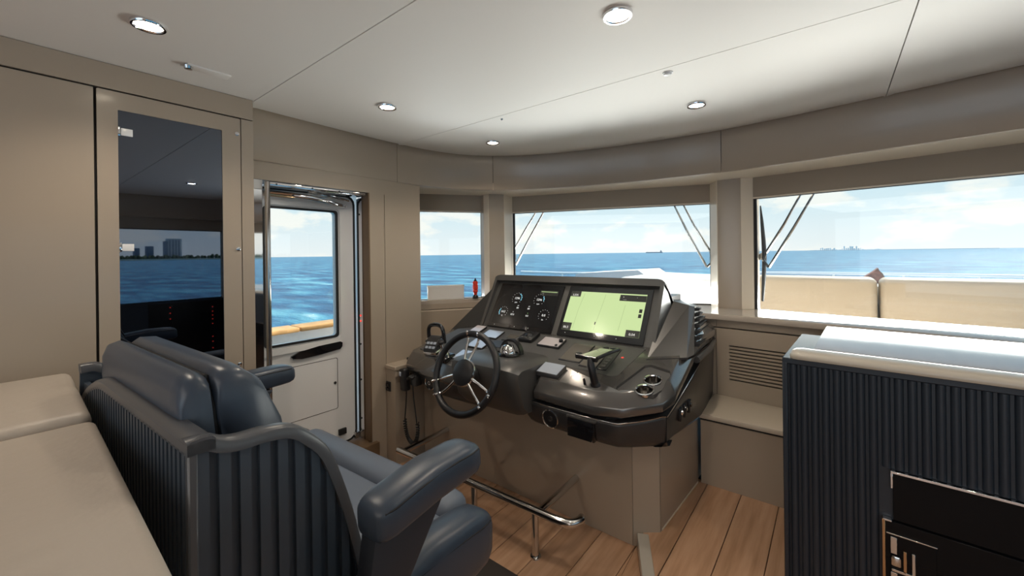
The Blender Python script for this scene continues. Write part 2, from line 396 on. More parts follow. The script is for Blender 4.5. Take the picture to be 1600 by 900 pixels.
for i, (A, B) in enumerate(WIN):
    sill_z = .985 if i == 0 else SILL
    wallseg(A, B, HEAD, 1.846, 'beige_matte', 'head_panel', -.004, .05)
    wallseg(A, B, HEAD-.012, HEAD-.002, 'soffit', 'head_trim', -.006, .0)
    wallseg(A, B, .3, sill_z-.004, 'beige_matte', 'lower_wall', .012, .05)
    w = struct(thing('window_%d' % (i+1), 'x', None)); del w['label']
    # black gasket frame + pane
    Av, Bv = Vector(A), Vector(B); t = (Bv-Av).normalized()
    gk = .008 if i == 0 else .010
    wallseg(A, B, HEAD-gk-.004, HEAD-.004, 'rubber', 'gasket', .012, .03, w)
    if i < 2: wallseg(A, B, sill_z-.004, sill_z+.006, 'rubber', 'gasket', .012, .03, w)
    wallseg(A, Av+t*gk*1.6, sill_z, HEAD-.004, 'rubber', 'gasket', .012, .03, w)
    wallseg(Bv-t*gk*.5, B, sill_z, HEAD-.004, 'rubber', 'gasket', .012, .03, w)
    wallseg(A, B, sill_z, HEAD-.004, 'glass', 'pane', .018, .024, w)
# mullion columns with pale reveals
def column(poly, face_m='beige', name='column'):
    return prism(name, face_m, wf, poly, .3, 1.846)
def reveal(P, Q, th=.006):
    P, Q = Vector(P), Vector(Q); t = (Q-P).normalized(); n = Vector((-t.y, t.x))*th
    prism('reveal', 'soffit', wf, [tuple(P), tuple(Q), tuple(Q+n), tuple(P+n)], .3, 1.846)
# column between pane one and two
c1a, c1b = (-2.212, 2.499), (-2.140, 2.602)
column([c1a, c1b, (-2.182, 2.758), (-2.22, 2.84), (-2.40, 2.60), (-2.325, 2.522)])
reveal((-2.321, 2.527), (-2.214, 2.500), -.004); reveal((-2.1415, 2.604), (-2.18, 2.762), -.004)
# centre column
c2a, c2b = (-.632, 3.12), (-.490, 3.118)
column([c2a, c2b, (-.424, 3.158), (-.40, 3.26), (-.72, 3.32), (-.703, 3.243)])
reveal((-.703, 3.244), (-.633, 3.122), -.004); reveal((-.489, 3.120), (-.423, 3.161), -.004)
# starboard bow column
column([(1.36, 2.88), (1.53, 2.79), (1.60, 2.80), (1.66, 2.88), (1.42, 3.02), (1.35, 2.935)])
# sills
sillpts = [(-2.182, 2.79)] + [p for p in inset(FP, .012)][near_idx(-2.044, 2.36):near_idx(1.88, 1.8)]
back = [(2.15, 1.93), (1.62, 2.84), (1.37, 2.975), (-.42, 3.19), (-.56, 3.25), (-.70, 3.275)]
struct(prism('trim_4', 'sill', None, sillpts+back, SILL-.035, SILL, .004, 2))
prism('sill_port', 'sill', wf, [(-2.80+.05, 1.80), (-2.25, 2.59), (-2.36, 2.67), (-2.86, 1.88)], .955, .988, .003, 1)

# aprons below the sills (front, port-bow)
ap = [(-.669, 2.832), (.396, 2.73), (1.2, 2.50), (1.85, 1.85)]
for A, B in ((ap[0], (-.587, 2.824)), ((-.584, 2.8237), ap[1]), (ap[1], ap[2]), (ap[2], ap[3])):
    wallseg(A, B, .876, SILL-.035, 'beige', 'apron_band', 0, .03)
    wallseg(A, B, .40, .868, 'beige', 'apron_panel', -.008, .03) if not (A[0] > -.6 and B[0] < .5 and A[0] < 0) else None
wallseg((-2.1, 2.55), (-.671, 2.832), .4, SILL-.035, 'beige_matte', 'apron_band', 0, .03)
# panel with louvred vent
A, B = Vector((-.584, 2.8237)), Vector(ap[1]); t = (B-A).normalized()
def along(x): return A+t*((x-A.x)/t.x)
v0, v1 = along(-.512), along(.13)
wallseg(A, v0, .40, .868, 'beige', 'apron_panel', -.008, .03); wallseg(v1, B, .40, .868, 'beige', 'apron_panel', -.008, .03)
wallseg(v0, v1, .768, .868, 'beige', 'apron_panel', -.008, .03); wallseg(v0, v1, .40, .553, 'beige', 'apron_panel', -.008, .03)
vent = thing('louvre_vent', 'beige slotted air vent in the panel below the right-hand window', 'vent', (0, 2.77, .553))
wallseg(v0, v1, .55, .77, 'gap', 'vent_back', .012, .02, vent)
ns = 10
for i in range(ns):
    z0 = .553+.0085+(i)*(.215-.0085)/ns
    wallseg(v0, v1, z0, z0+.0125, 'beige', 'slat', -.007, .012, vent)
# port bow apron below pane one
Aw, Bw = Vector((-2.80, 1.835)), Vector((-2.25, 2.6295)); tw = (Bw-Aw).normalized()
wallseg(Aw, Bw, .916, .958, 'beige', 'apron_band', -.045, .012)
wallseg(Aw, Bw, .902, .910, 'soffit', 'apron_lip', -.056, .012)
wallseg(Aw, Bw, .3, .902, 'beige', 'apron_panel', -.052, .012)

# ---- bench / step box under the vent
bench = thing('bench', 'low beige bench box with cream top under the vent panel', 'bench', (.8, 2.45, .06))
prism('base', 'beige', bench, [(-.592, 2.43), (1.15, 2.43), (1.15, 2.49), (.39, 2.70), (-.592, 2.80)], .06, .412)
prism('plinth_gap', 'gap', bench, [(-.594, 2.437), (1.15, 2.437), (1.15, 2.49), (.39, 2.70), (-.594, 2.80)], .405, .424)
prism('top', 'bench_top', bench, [(-.600, 2.415), (1.16, 2.415), (1.16, 2.50), (.396, 2.715), (-.584, 2.810), (-.600, 2.812)], .424, .452, .006, 2)

# ---- port wall with door opening
wl = struct(thing('wall_left', 'x', None)); del wl['label']
X0 = -2.31
box('header', 'beige', wl, X0-.16, X0, .762, 1.577, 1.752, 1.846)
box('jamb_casing', 'beige', wl, X0-.10, X0, 1.466, 1.572, 0, 1.752)
box('jamb_veneer', 'brown', wl, -2.378, X0-.001, 1.458, 1.466, .17, 1.752)
box('jamb_plate', 'mirror', wl, -2.440, -2.380, 1.452, 1.466, .17, 1.745)
box('jamb_plate', 'mirror', wl, X0-.05, X0-.004, .762, .848, 0, 1.70)
box('jamb_block', 'white', wl, X0-.05, X0, .762, .848, 1.702, 1.750)
MB().tube([(X0+.012, .866, 0), (X0+.012, .866, 1.742)], .013, 12).build('jamb_pole', 'steel', wl)
box('pillar_panel', 'beige', wl, X0-.03, X0, 1.576, 1.866, 0, 1.8455)
prism('pillar_return', 'beige', wl, [(X0-.001, 1.866), (X0-.03, 1.84), (-2.66, 2.07), (-2.64, 2.10)], .3, 1.8455)
box('outer_skin', 'white', wl, -2.62, -2.48, 1.50, 1.84, -.2, 1.846)
box('outer_skin', 'white', wl, -2.62, -2.50, .3, .80, -.2, 1.9)
box('threshold', 'brown', wl, -2.50, X0+.03, .80, 1.50, 0, .165, .004)
for xx, yy in ((-2.41, 1.4515),):
    for z in (.30, .55, .78, 1.62): MB().lathe([(.006, 0), (.006, .003)], axis_mx((xx, yy, z), (0, -1, 0)), 10).build('screw', 'black', wl)
for z in (.93, .965): MB().lathe([(.006, 0), (.006, .003)], axis_mx((-2.405, 1.4515, z), (0, -1, 0)), 10).build('glow_dot', 'reddot', wl)  # red reflections in the jamb plate, added as glowing dots

# side door
door = struct(thing('door_1', 'x', None, (-2.45, 1.45, .17))); del door['label']
def yz(name, m, poly, x0, x1, parent, bev=0, seg=2):
    # polygon in (y, z) extruded along x
    mx = Matrix(((0, 0, 1, 0), (1, 0, 0, 0), (0, 1, 0, 0), (0, 0, 0, 1)))
    return MB().prism(poly, x0, x1, mx, bev, seg).build(name, m, parent)
def rrect(y0, y1, z0, z1, r, n=4):
    out = []
    for cy, cz, a0 in ((y1-r, z1-r, 0), (y0+r, z1-r, PI/2), (y0+r, z0+r, PI), (y1-r, z0+r, 3*PI/2)):
        for k_ in range(n+1):
            a_ = a0+PI/2*k_/n; out.append((cy+r*math.cos(a_), cz+r*math.sin(a_)))
    return out
def frame_yz(name, m, o_, i_, x0, x1, parent):
    n = len(o_); V = []; F = []
    for x in (x0, x1):
        V += [(x, p[0], p[1]) for p in o_] + [(x, p[0], p[1]) for p in i_]
    for j in range(n):
        k_ = (j+1) % n
        F += [(j, k_, n+k_, n+j), (2*n+j, 3*n+j, 3*n+k_, 2*n+k_), (j, 2*n+j, 2*n+k_, k_), (n+j, n+k_, 3*n+k_, 3*n+j)]
    mb = MB(); mb.add(V, F); bmesh.ops.recalc_face_normals(mb.bm, faces=mb.bm.faces); return mb.build(name, m, parent)
out_ = rrect(.842, 1.432, .175, 1.728, .05); glz = rrect(.905, 1.318, .852, 1.628, .02)
frame_yz('door_leaf', 'white', out_, glz, -2.50, -2.452, door)
# raised inner frame
frame_yz('inner_frame', 'white', rrect(.870, 1.375, .80, 1.672, .03), rrect(.890, 1.336, .838, 1.644, .02), -2.452, -2.440, door)
frame_yz('gasket', 'rubber', rrect(.898, 1.326, .845, 1.636, .02), rrect(.910, 1.313, .858, 1.624, .018), -2.455, -2.444, door)
yz('pane', 'glass', glz, -2.478, -2.472, door)
frame_yz('seal', 'rubber', rrect(.834, 1.444, .165, 1.742, .06), out_, -2.49, -2.448, door)
frame_yz('hatch_groove', 'gap', rrect(.88, 1.318, .395, .715, .012), rrect(.883, 1.315, .398, .712, .011), -2.452, -2.4512, door)
MB().lathe([(.009, 0), (.008, .004)], axis_mx((-2.452, 1.300, .56), (1, 0, 0)), 12).build('hatch_lock', 'black', door)
yz('handle_recess', 'black_gloss', [(1.035, .776), (1.085, .797), (1.195, .811), (1.330, .815), (1.345, .806), (1.343, .782), (1.33, .768), (1.205, .757), (1.095, .753), (1.045, .762)], -2.452, -2.438, door)
box('latch', 'rubber', door, -2.452, -2.436, 1.315, 1.365, .225, .262, .003)
box('foot_plate', 'steel', door, -2.46, -2.43, 1.42, 1.45, .17, .21, .002)
# stainless closer hardware above the door
hw = thing('door_closer', 'chrome door closer arms and track above the white side door', 'door closer', (-2.40, 1.1, 1.70))
box('track', 'chrome', hw, -2.40, -2.32, .87, 1.445, 1.728, 1.748, .002)
MB().tube([(-2.40, .90, 1.705), (-2.385, 1.06, 1.700), (-2.37, 1.22, 1.690)], .009, 8).build('arm', 'steel', hw)
box('arm_bracket', 'brass', hw, -2.44, -2.40, .90, 1.05, 1.685, 1.715, .003)
MB().tube([(-2.37, 1.03, 1.694), (-2.355, 1.12, 1.690), (-2.36, 1.20, 1.678), (-2.39, 1.30, 1.668), (-2.42, 1.36, 1.664)], [.010, .014, .012, .014, .009], 10).build('arm', 'chrome', hw)
MB().tube([(-2.35, 1.10, 1.722), (-2.36, 1.24, 1.712), (-2.41, 1.38, 1.700)], .007, 8).build('arm', 'chrome', hw)
for y_ in (.92, 1.11, 1.27): MB().lathe([(.005, 0), (.005, .004)], axis_mx((-2.322, y_, 1.738), (1, 0, 0)), 8).build('screw', 'black', hw)

# ---- tall cabinet with dark glass door
cab = thing('tall_cabinet', 'tall beige built-in cabinet with dark mirrored glass door on the left', 'cabinet', (-2.3, .23, 0))
XC = -2.166
box('carcass', 'beige', cab, -2.50, XC-.022, -1.4, .758, 0, 2.098)
box('top_rail', 'beige', cab, XC-.022, XC, -1.4, .758, 2.003, 2.098)
box('stile', 'beige', cab, XC-.022, XC, .708, .758, 0, 1.998)
box('joint', 'gap', cab, XC-.021, XC-.012, -1.4, .757, .1, 2.003)
dr = [(.232, 1.996), (.703, 1.996), (.703, .06), (.232, .06)]
frame_yz('door', 'beige', rrect(.232, .704, .06, 1.996, .003, 1), rrect(.290, .632, .25, 1.928, .002, 1), XC-.02, XC+.001, cab)
yz('glass', 'smoked', rrect(.286, .636, .246, 1.932, .002, 1), XC-.012, XC-.004, cab)
for z in (1.845, 1.395, .80):
    h = box('hinge', 'chrome', cab, XC-.006, XC+.006, .289, .296, z-.018, z+.018, .001)
    box('hinge_leaf', 'white', h, XC-.006, XC+.004, .298, .332, z-.014, z+.014, .001)
for z in (1.924, 1.39, .856):
    MB().lathe([(.009, 0), (.009, .003), (.005, .004)], axis_mx((XC+.001, .690, z), (1, 0, 0)), 14).build('screw', 'chrome', cab)
for y0, y1 in ((-.32, .224), (-.88, -.326), (-1.4, -.886)):
    box('door', 'beige', cab, XC-.02, XC+.001, y0, y1, .06, 1.996, .001, 1)
for yy, zs in ((.455, (.60, .64, .68, .76, .80, .83)), (.575, (.55, .58, .62, .70, .735, .77, .805))):
    pass
# ---- starboard wall (seen mirrored in the dark glass)
wr = struct(thing('wall_right', 'x', None)); del wr['label']
for y0, y1, z0, z1 in ((-4.2, 2.0, -.1, .82), (-4.2, 2.0, 1.71, 2.13), (-4.2, -1.6, .82, 1.71), (1.86, 2.0, .82, 1.71), (-.2, .0, .82, 1.71)):
    box('wall_panel', 'shell' if z1 < 1 else 'beige_matte', wr, 2.08, 2.16, y0, y1, z0, z1)
for i, (y0, y1) in enumerate(((.0, 1.86), (-1.6, -.2))):
    w = struct(thing('window_%d' % (5+i), 'x', None)); del w['label']
    box('pane', 'glass', w, 2.115, 2.122, y0, y1, .82, 1.71)
    for z in (.82, 1.70): box('gasket', 'rubber', w, 2.105, 2.13, y0, y1, z, z+.01)
dot_panel = thing('reflection_dot_panel', 'added dark starboard panel of red dots, there to be mirrored in the dark glass', 'panel', (2.08, 1.5, .5))  # added: glowing dots placed to repeat red display reflections in the cabinet glass
box('panel_plate', 'black', dot_panel, 2.070, 2.080, 1.10, 1.90, .10, .80, .002)
for y, zs in ((1.305, (.745, .675, .605, .455)), (1.74, (.71, .65, .60, .55, .49, .32, .255, .17))):
    for z in zs: MB().lathe([(.007, 0), (.005, .003)], axis_mx((2.070, y, z), (-1, 0, 0)), 8).build('red_dot', 'reddot', dot_panel)
# aft saloon wall with wide glazed opening
wb = struct(thing('wall_back', 'x', None)); del wb['label']
for x0, x1, z0, z1 in ((-2.5, -1.9, -.1, 2.13), (1.9, 2.16, -.1, 2.13), (-1.9, 1.9, 2.0, 2.13)):
    box('wall_panel', 'beige', wb, x0, x1, -4.25, -4.2, z0, z1)
box('aft_panel', 'beige', wl, -2.26, -2.16, -4.2, -1.4, -.1, 2.13)
struct(prism('roof_with_sun_brow', 'white', None, [(-2.95, -4.4), (2.6, -4.4), (2.6, 1.9), (1.9, 3.62), (-.56, 4.05), (-2.5, 3.55), (-2.95, 2.0)], 2.20, 2.34, .02, 2))  # unseen roof slab; front brow stretched forward to block the sun

# ---- downlights
def downlight(x, y, label, e=9):
    t_ = thing('downlight', label, 'ceiling light', (x, y, CEIL), 0, 'recessed ceiling downlights')
    mx = Matrix.Translation((x, y, CEIL))
    MB().lathe([(.034, .02), (.034, -.004), (.038, -.010), (.044, -.010), (.0465, -.004), (.0465, .0)], mx, 28, cap=False).build('ring', 'chrome', t_)
    MB().lathe([(.0345, .004), (.0345, -.003), (.026, -.0085), (.012, -.0115), (.001, -.012)], mx, 28).build('lens', 'lamp', t_)
    l = lamp('downlight_lamp', 'SPOT', (x, y, CEIL-.02), e, (1, .86, .70), (x, y, 0), spot_size=2.4, spot_blend=.7, shadow_soft_size=.03)
    l.parent = t_; l.location = (0, 0, -.02)
    return t_
downlight(-1.711, .303, 'chrome ceiling downlight nearest the tall dark glass cabinet')
downlight(-.524, 1.212, 'chrome ceiling downlight at the top centre, largest of those in view')
downlight(-1.747, 1.215, 'chrome ceiling downlight above the side door fascia')
downlight(-.538, 2.206, 'chrome ceiling downlight near the fascia above the centre window')
downlight(-1.775, 2.052, 'smallest ceiling downlight, above the corner window column')
downlight(.67, 1.2, 'chrome ceiling downlight over the bar cabinet', 9)
# ceiling fittings
cv = thing('ceiling_vent', 'slim grey ceiling hatch latch above the tall cabinet', 'vent', (-1.96, .52, CEIL))
box('cover', 'ceiling', cv, -1.985, -1.935, .455, .60, CEIL-.006, CEIL+.002, .002)
MB().lathe([(.016, 0), (.013, -.012), (.004, -.014)], Matrix.Translation((-1.955, .462, CEIL-.004)), 14).build('knob', 'steel', cv)
s1 = thing('ceiling_sensor', 'small white ceiling sensor below the long ceiling seam', 'sensor', (-.536, 1.742, CEIL))
MB().lathe([(.018, 0), (.014, -.010), (.004, -.013)], Matrix.Translation((-.536, 1.742, CEIL)), 16).build('dome', 'white', s1)
MB().lathe([(.021, 0), (.021, -.003)], Matrix.Translation((-.536, 1.742, CEIL)), 16).build('base', 'white', s1)
s2 = thing('ceiling_stud', 'tiny dark stud in the white ceiling beside the faint seam', 'stud', (-1.434, 1.736, CEIL))
MB().lathe([(.007, 0), (.005, -.006), (.001, -.007)], Matrix.Translation((-1.434, 1.736, CEIL)), 12).build('stud_head', 'steel', s2)

# ================================================================== HELM CONSOLE
con = thing('helm_console', 'wide graphite helm console with two displays on a beige base', 'console', (-1.4, 2.1, 0))
# base panels
prism('base_core', 'beige_matte', con, [(-2.30, 1.83), (-.76, 1.83), (-.66, 1.91), (-.64, 2.78), (-2.30, 2.5)], 0, .60)
box('base_panel', 'beige', con, -2.21, -.7375, 1.803, 1.83, 0, .60, .001, 1)
prism('base_panel', 'beige', con, [(-.7345, 1.803), (-.637, 1.881), (-.655, 1.912), (-.76, 1.835)], 0.0, .60)
prism('base_panel', 'beige', con, [(-.636, 1.884), (-.606, 2.425), (-.640, 2.425), (-.662, 1.91)], 0.06, .60)
prism('plinth_strip', 'soffit', con, [(-.6335, 1.90), (-.6035, 2.415), (-.6065, 2.417), (-.6365, 1.90)], .06, .068)
# left block with counter
box('side_block', 'beige', con, X0, -2.215, 1.575, 1.83, 0, .585)
cp_ = [(X0, 1.562), (-2.195, 1.562), (-2.20, 1.75), (-2.10, 1.95), (-2.10, 2.44), (-2.30, 2.44), (-2.60, 2.08), (X0, 1.868)]
prism('side_counter', 'beige', con, cp_, .612, .640, .004, 1)
prism('counter_lip', 'beige', con, [(X0, 1.570), (-2.20, 1.570), (-2.20, 1.83), (X0, 1.83)], .575, .610)
sw = box('switch_plate', 'black', con, -2.325+.02, -2.262, 1.566, 1.575, .468, .530, .002)
for i in range(2):
    for j in range(2): box('rocker', 'black_gloss', sw, -2.300+i*.018, -2.286+i*.018, 1.560, 1.568, .474+j*.026, .494+j*.026, .002)
sw2 = box('counter_socket', 'rubber', con, -2.29, -2.17, 1.72, 1.78, .640, .655, .003)

def zlip(y): return .612+.2*max(0, y-1.64)
def zd(y): return .728+.3225*(y-1.66)
def zbot(y): return .50 if y < 1.9 else .50-.08*(min(y, 2.42)-1.9)/.52
# lower shell
low = [(-2.20, 1.72), (-2.165, 1.645), (-1.62, 1.63), (-1.40, 1.70), (-1.30, 1.72), (-1.19, 1.645), (-.80, 1.635), (-.70, 1.665), (-.585, 1.77), (-.563, 1.83), (-.568, 2.4), (-.600, 2.83)]
def offs(P, dd):
    out = []
    for i in range(len(P)):
        t_ = (Vector(P[min(i+1, len(P)-1)])-Vector(P[max(i-1, 0)])).normalized(); out.append(tuple(Vector(P[i])+Vector((-t_.y, t_.x))*dd))
    return out
def ring(P, off, zf): return [(p[0], p[1], zf(q[1], q[0])) for p, q in zip(offs(P, off), P)]
def botz(y, x):
    b = zbot(y)
    return b+.055*max(0, min(1, (-1.99-x)/.13)) if y < 1.9 else b
lowS = [tuple(v)[:2] for v in smooth_pts([(*p, 0) for p in low], 4)]
mb = MB()
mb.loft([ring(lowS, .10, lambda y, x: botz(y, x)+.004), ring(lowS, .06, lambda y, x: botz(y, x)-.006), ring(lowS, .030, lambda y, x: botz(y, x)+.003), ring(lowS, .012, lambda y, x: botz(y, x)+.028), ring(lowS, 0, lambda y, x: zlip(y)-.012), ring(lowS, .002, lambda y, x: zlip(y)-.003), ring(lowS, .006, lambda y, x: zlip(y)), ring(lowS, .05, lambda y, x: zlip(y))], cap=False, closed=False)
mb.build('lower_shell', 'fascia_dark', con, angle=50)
MB().tube([(p[0], p[1], zlip(p[1])+.0005) for p in offs(lowS, .003)][3:], .0022, 6).build('lip_strip', 'steel', con)
# underside closing panel
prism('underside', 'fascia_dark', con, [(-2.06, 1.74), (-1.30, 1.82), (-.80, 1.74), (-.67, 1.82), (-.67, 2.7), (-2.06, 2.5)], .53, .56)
# dark recess core under the hood
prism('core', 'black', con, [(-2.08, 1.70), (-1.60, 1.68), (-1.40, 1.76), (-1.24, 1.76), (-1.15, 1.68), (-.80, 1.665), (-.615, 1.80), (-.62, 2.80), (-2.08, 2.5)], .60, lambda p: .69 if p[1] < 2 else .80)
def drape(mb):     # lay a flat slab (z = height above the dash) over the creased dash surface
    for yc in (1.85, 2.36):
        g_ = mb.bm.verts[:]+mb.bm.edges[:]+mb.bm.faces[:]
        bmesh.ops.bisect_plane(mb.bm, geom=g_, plane_co=(0, yc, 0), plane_no=(0, 1, 0))
    for v in mb.bm.verts: v.co.z += zd(min(v.co.y, 2.36))-max(0, v.co.y-2.36)*.1
    return mb
# glossy hood / dash slab following the sloped dash plane
hood = [(-2.175, 1.80), (-2.20, 1.665), (-2.15, 1.615), (-1.72, 1.575), (-1.60, 1.60), (-1.60, 1.80), (-1.26, 1.80), (-1.245, 1.76), (-1.172, 1.642), (-.85, 1.630), (-.72, 1.655), (-.575, 1.75), (-.545, 1.82), (-.553, 2.4), (-.590, 2.83), (-1.9, 2.62), (-2.13, 2.0)]
def cl_offs(P, dd):
    out = []; n = len(P)
    for i in range(n):
        a_ = (Vector(P[i])-Vector(P[i-1])).normalized(); b_ = (Vector(P[(i+1) % n])-Vector(P[i])).normalized()
        na = Vector((-a_.y, a_.x)); nb = Vector((-b_.y, b_.x)); s_ = na+nb
        s_ = s_/max(.35, s_.length_squared/2) ; out.append(tuple(Vector(P[i])+s_*dd))
    return out
def hring(off, dz, P=hood):
    return [(p[0], p[1], dz) for p in cl_offs(P, off)]
hs = MB()
hs.loft([hring(.016, -.096), hring(.004, -.090), hring(0, -.080), hring(0, -.054), hring(.003, -.048), hring(.034, -.003), hring(.039, 0)], cap=True)
drape(hs)
hoodo = hs.build('dash_hood', 'graphite', con, angle=13)
# recessed cup tray cut from the hood
TI = math.atan(.3225)
DZ = Vector((0, -math.sin(TI), math.cos(TI)))
def dmx(x, y, h=0):    # frame on the dash surface at x, y
    return axis_mx(Vector((x, y, zd(y)))+DZ*h, DZ, (1, 0, 0))
tray = [(-.765, 1.703), (-.607, 1.735), (-.588, 1.775), (-.580, 1.875), (-.592, 1.905), (-.690, 1.928), (-.712, 1.915), (-.772, 1.722)]
cups = ((-.655, 1.752), (-.645, 1.830))
def ztray(p): return zd(p[1])-.012
ctr = MB().prism(tray, ztray, lambda p: ztray(p)+.06).build('c', 'black')
cut(hoodo, [ctr])
trayo = prism('cup_tray', 'graphite_matte', con, cl_offs(tray, .001), lambda p: ztray(p)-.016, lambda p: ztray(p)+.0005)
def tmx(x, y):
    dz = DZ; return axis_mx(Vector((x, y, ztray((x, y)))), dz, (1, 0, 0))
cc = [MB().lathe([(.0345, -.08), (.0345, .05)], tmx(x, y), 28).build('c', 'black') for x, y in cups]
cut(trayo, cc)
cc = [MB().lathe([(.0355, -.078), (.0355, .05)], tmx(x, y), 28).build('c', 'black') for x, y in cups]
cut(hoodo, cc)
for x, y in cups:
    c_ = MB().lathe([(.0335, .002), (.036, .006), (.0415, .005), (.043, .001), (.0345, .0)], tmx(x, y), 32, cap=False).build('cup_holder', 'chrome', con)
    MB().lathe([(.0345, .0), (.031, -.058), (.002, -.060)], tmx(x, y), 28, cap=False).build('cup_liner', 'steel', c_)
# matte instrument panel
dash = [(-2.06, 1.985), (-2.12, 1.70), (-1.72, 1.64), (-1.62, 1.67), (-1.62, 1.81), (-1.24, 1.81), (-1.17, 1.800), (-.98, 1.795), (-.83, 1.785), (-.80, 1.80), (-.758, 2.052), (-1.86, 2.062)]
def slab(poly, h0, h1): return lambda p: zd(p[1])+h0, lambda p: zd(p[1])+h1
drape(MB().prism(dash, -.004, .0018)).build('instrument_panel', 'graphite_matte', con)

# steering column pod
pod = thing('p', '', None); bpy.data.objects.remove(pod)
pr_ = [(1.93, .790), (1.72, .802), (1.545, .800), (1.512, .786), (1.505, .75), (1.560, .585), (1.60, .545), (1.75, .53)]
def podring(x, k_, dz=0): return [(x, 1.70+(p[0]-1.70)*k_, .67+(p[1]-.67)*k_+dz) for p in pr_]
MB().loft([podring(-1.645, .82), podring(-1.63, .93), podring(-1.60, .985), podring(-1.55, 1), podring(-1.30, 1), podring(-1.245, .985), podring(-1.21, .93), podring(-1.190, .84)]).build('column_pod', 'graphite_satin', con, angle=30)

# monitor housing: raked frame
SB = Vector((0, 2.066, .858)); ST = Vector((0, 2.262, 1.165)); SU = (ST-SB).normalized(); SN = Vector((0, -SU.z, SU.y))   # outward normal (aft)
SL = (ST-SB).length
def sp(x, v, h=0): return SB+SU*v+SN*h+Vector((x, 0, 0))
def smx(x, v, h=0): return axis_mx(sp(x, v, h), SN, (1, 0, 0))
def spanel(name, m, x0, x1, v0, v1, h0, h1, parent, bev=0, x0t=None, x1t=None):
    x0t = x0 if x0t is None else x0t; x1t = x1 if x1t is None else x1t
    b = MB(); b.loft([[sp(x0, v0, h), sp(x1, v0, h), sp(x1t, v1, h), sp(x0t, v1, h)] for h in (h0, h1)])
    if bev: bmesh.ops.bevel(b.bm, geom=b.bm.edges[:], offset=bev, segments=1, affect='EDGES')
    return b.build(name, m, parent)
hx0, hx1 = -1.905, -.735
spanel('monitor_frame', 'graphite_satin', hx0, hx1, -.01, SL-.004, -.05, -.004, con, .002)
# visor: hood over the screens
b = MB()
vis = []
for x, e in ((hx0-.018, 0), (hx0-.004, .012), (hx0+.02, .018), (hx1-.02, .018), (hx1+.004, .012), (hx1+.018, 0)):
    vis.append([sp(x, SL-.018, .030), sp(x, SL+.006+e, .034), sp(x, SL+.014+e, -.01), sp(x, SL-.05+e, -.30), sp(x, SL-.11, -.30), sp(x, SL-.018, -.045)])
b.loft(vis); b.build('visor', 'graphite_satin', con, angle=30)
for nm, x in (('left', hx0), ('right', hx1)):
    s_ = -1 if nm == 'left' else 1
    b = MB(); b.loft([[sp(xx, -.012, .004), sp(xx, SL*.6, .020), sp(xx, SL+.004, .034), sp(xx, SL-.02, -.26), sp(xx, -.05, -.30)] for xx in (x-.004*s_, x+.018*s_)])
    b.build('frame_cheek', 'graphite_satin', con, angle=30)
box('housing_back', 'fascia_dark', con, hx0+.01, hx1-.01, 2.36, 2.62, .80, 1.09)
# port fin running down from the visor
b = MB()
b.add([(-2.125, 1.975, .818), (-1.900, 2.062, .845), (-1.895, 2.275, 1.170), (-2.015, 2.275, 1.028), (-2.20, 2.36, .82), (-1.900, 2.60, 1.05), (-2.05, 2.60, .95)],
      [(0, 1, 2, 3), (0, 3, 6, 4), (3, 2, 5, 6), (1, 0, 4, 6, 5, 2)])
b.build('port_fin', 'graphite_satin', con, angle=15)
# starboard fin / vent pod
fin = [[(-.728, 1.972, .826), (-.540, 2.035, .846)], [(-.755, 2.40, 1.088), (-.632, 2.445, 1.052)]]
finb = MB()
finb.add([(-.722, 1.966, .822), (-.552, 2.028, .842), (-.640, 2.410, 1.050), (-.757, 2.375, 1.082),
          (-.722, 2.76, .80), (-.602, 2.79, .80), (-.655, 2.66, 1.02), (-.757, 2.62, 1.06),
          (-.532, 2.075, .850), (-.620, 2.450, 1.040)],
         [(0, 1, 2, 3), (1, 8, 9, 2), (8, 5, 6, 9), (3, 2, 9, 6, 7), (0, 3, 7, 4), (4, 7, 6, 5), (0, 4, 5, 8, 1)])
bmesh.ops.recalc_face_normals(finb.bm, faces=finb.bm.faces)
fn_ = finb.build('vent_fin', 'graphite_satin', con, angle=15)
b = MB(); b.loft([[(-.722, 1.960, .818), (-.545, 2.028, .838), (-.525, 2.080, .846), (-.59, 2.79, .79)], [(-.722, 1.960, .829), (-.545, 2.028, .849), (-.525, 2.080, .857), (-.59, 2.79, .80)]], closed=False, cap=False)
b.build('fin_shadow_gap', 'black', con)
# side louvres on the fin
for i in range(7):
    f = .12+.80*i/6
    p0 = Vector((-.532, 2.13, .852)).lerp(Vector((-.612, 2.47, 1.030)), f); p1 = Vector((-.600, 2.75, .81)).lerp(Vector((-.652, 2.645, 1.010)), f)
    o_ = Vector((.010, 0, .002))
    b = MB(); b.loft([[p0+o_, p0+o_+Vector((.006, 0, .016)), p0+Vector((-.006, 0, .018)), p0-Vector((.01, 0, 0))], [p1+o_, p1+o_+Vector((.006, 0, .016)), p1+Vector((-.006, 0, .018)), p1-Vector((.01, 0, 0))]])
    b.build('louvre', 'rubber', con)
# shelf rail below fin on the starboard side
MB().tube([(-.60, 2.80, .79), (-.556, 2.5, .80), (-.552, 2.2, .80)], .018, 8).build('side_rail', 'graphite_satin', con)

# ---- displays
def display(x0, x1, name='display'):
    d_ = spanel('display', 'black_gloss', x0, x1, .008, SL-.030, -.004, .004, con, .0012)
    return d_
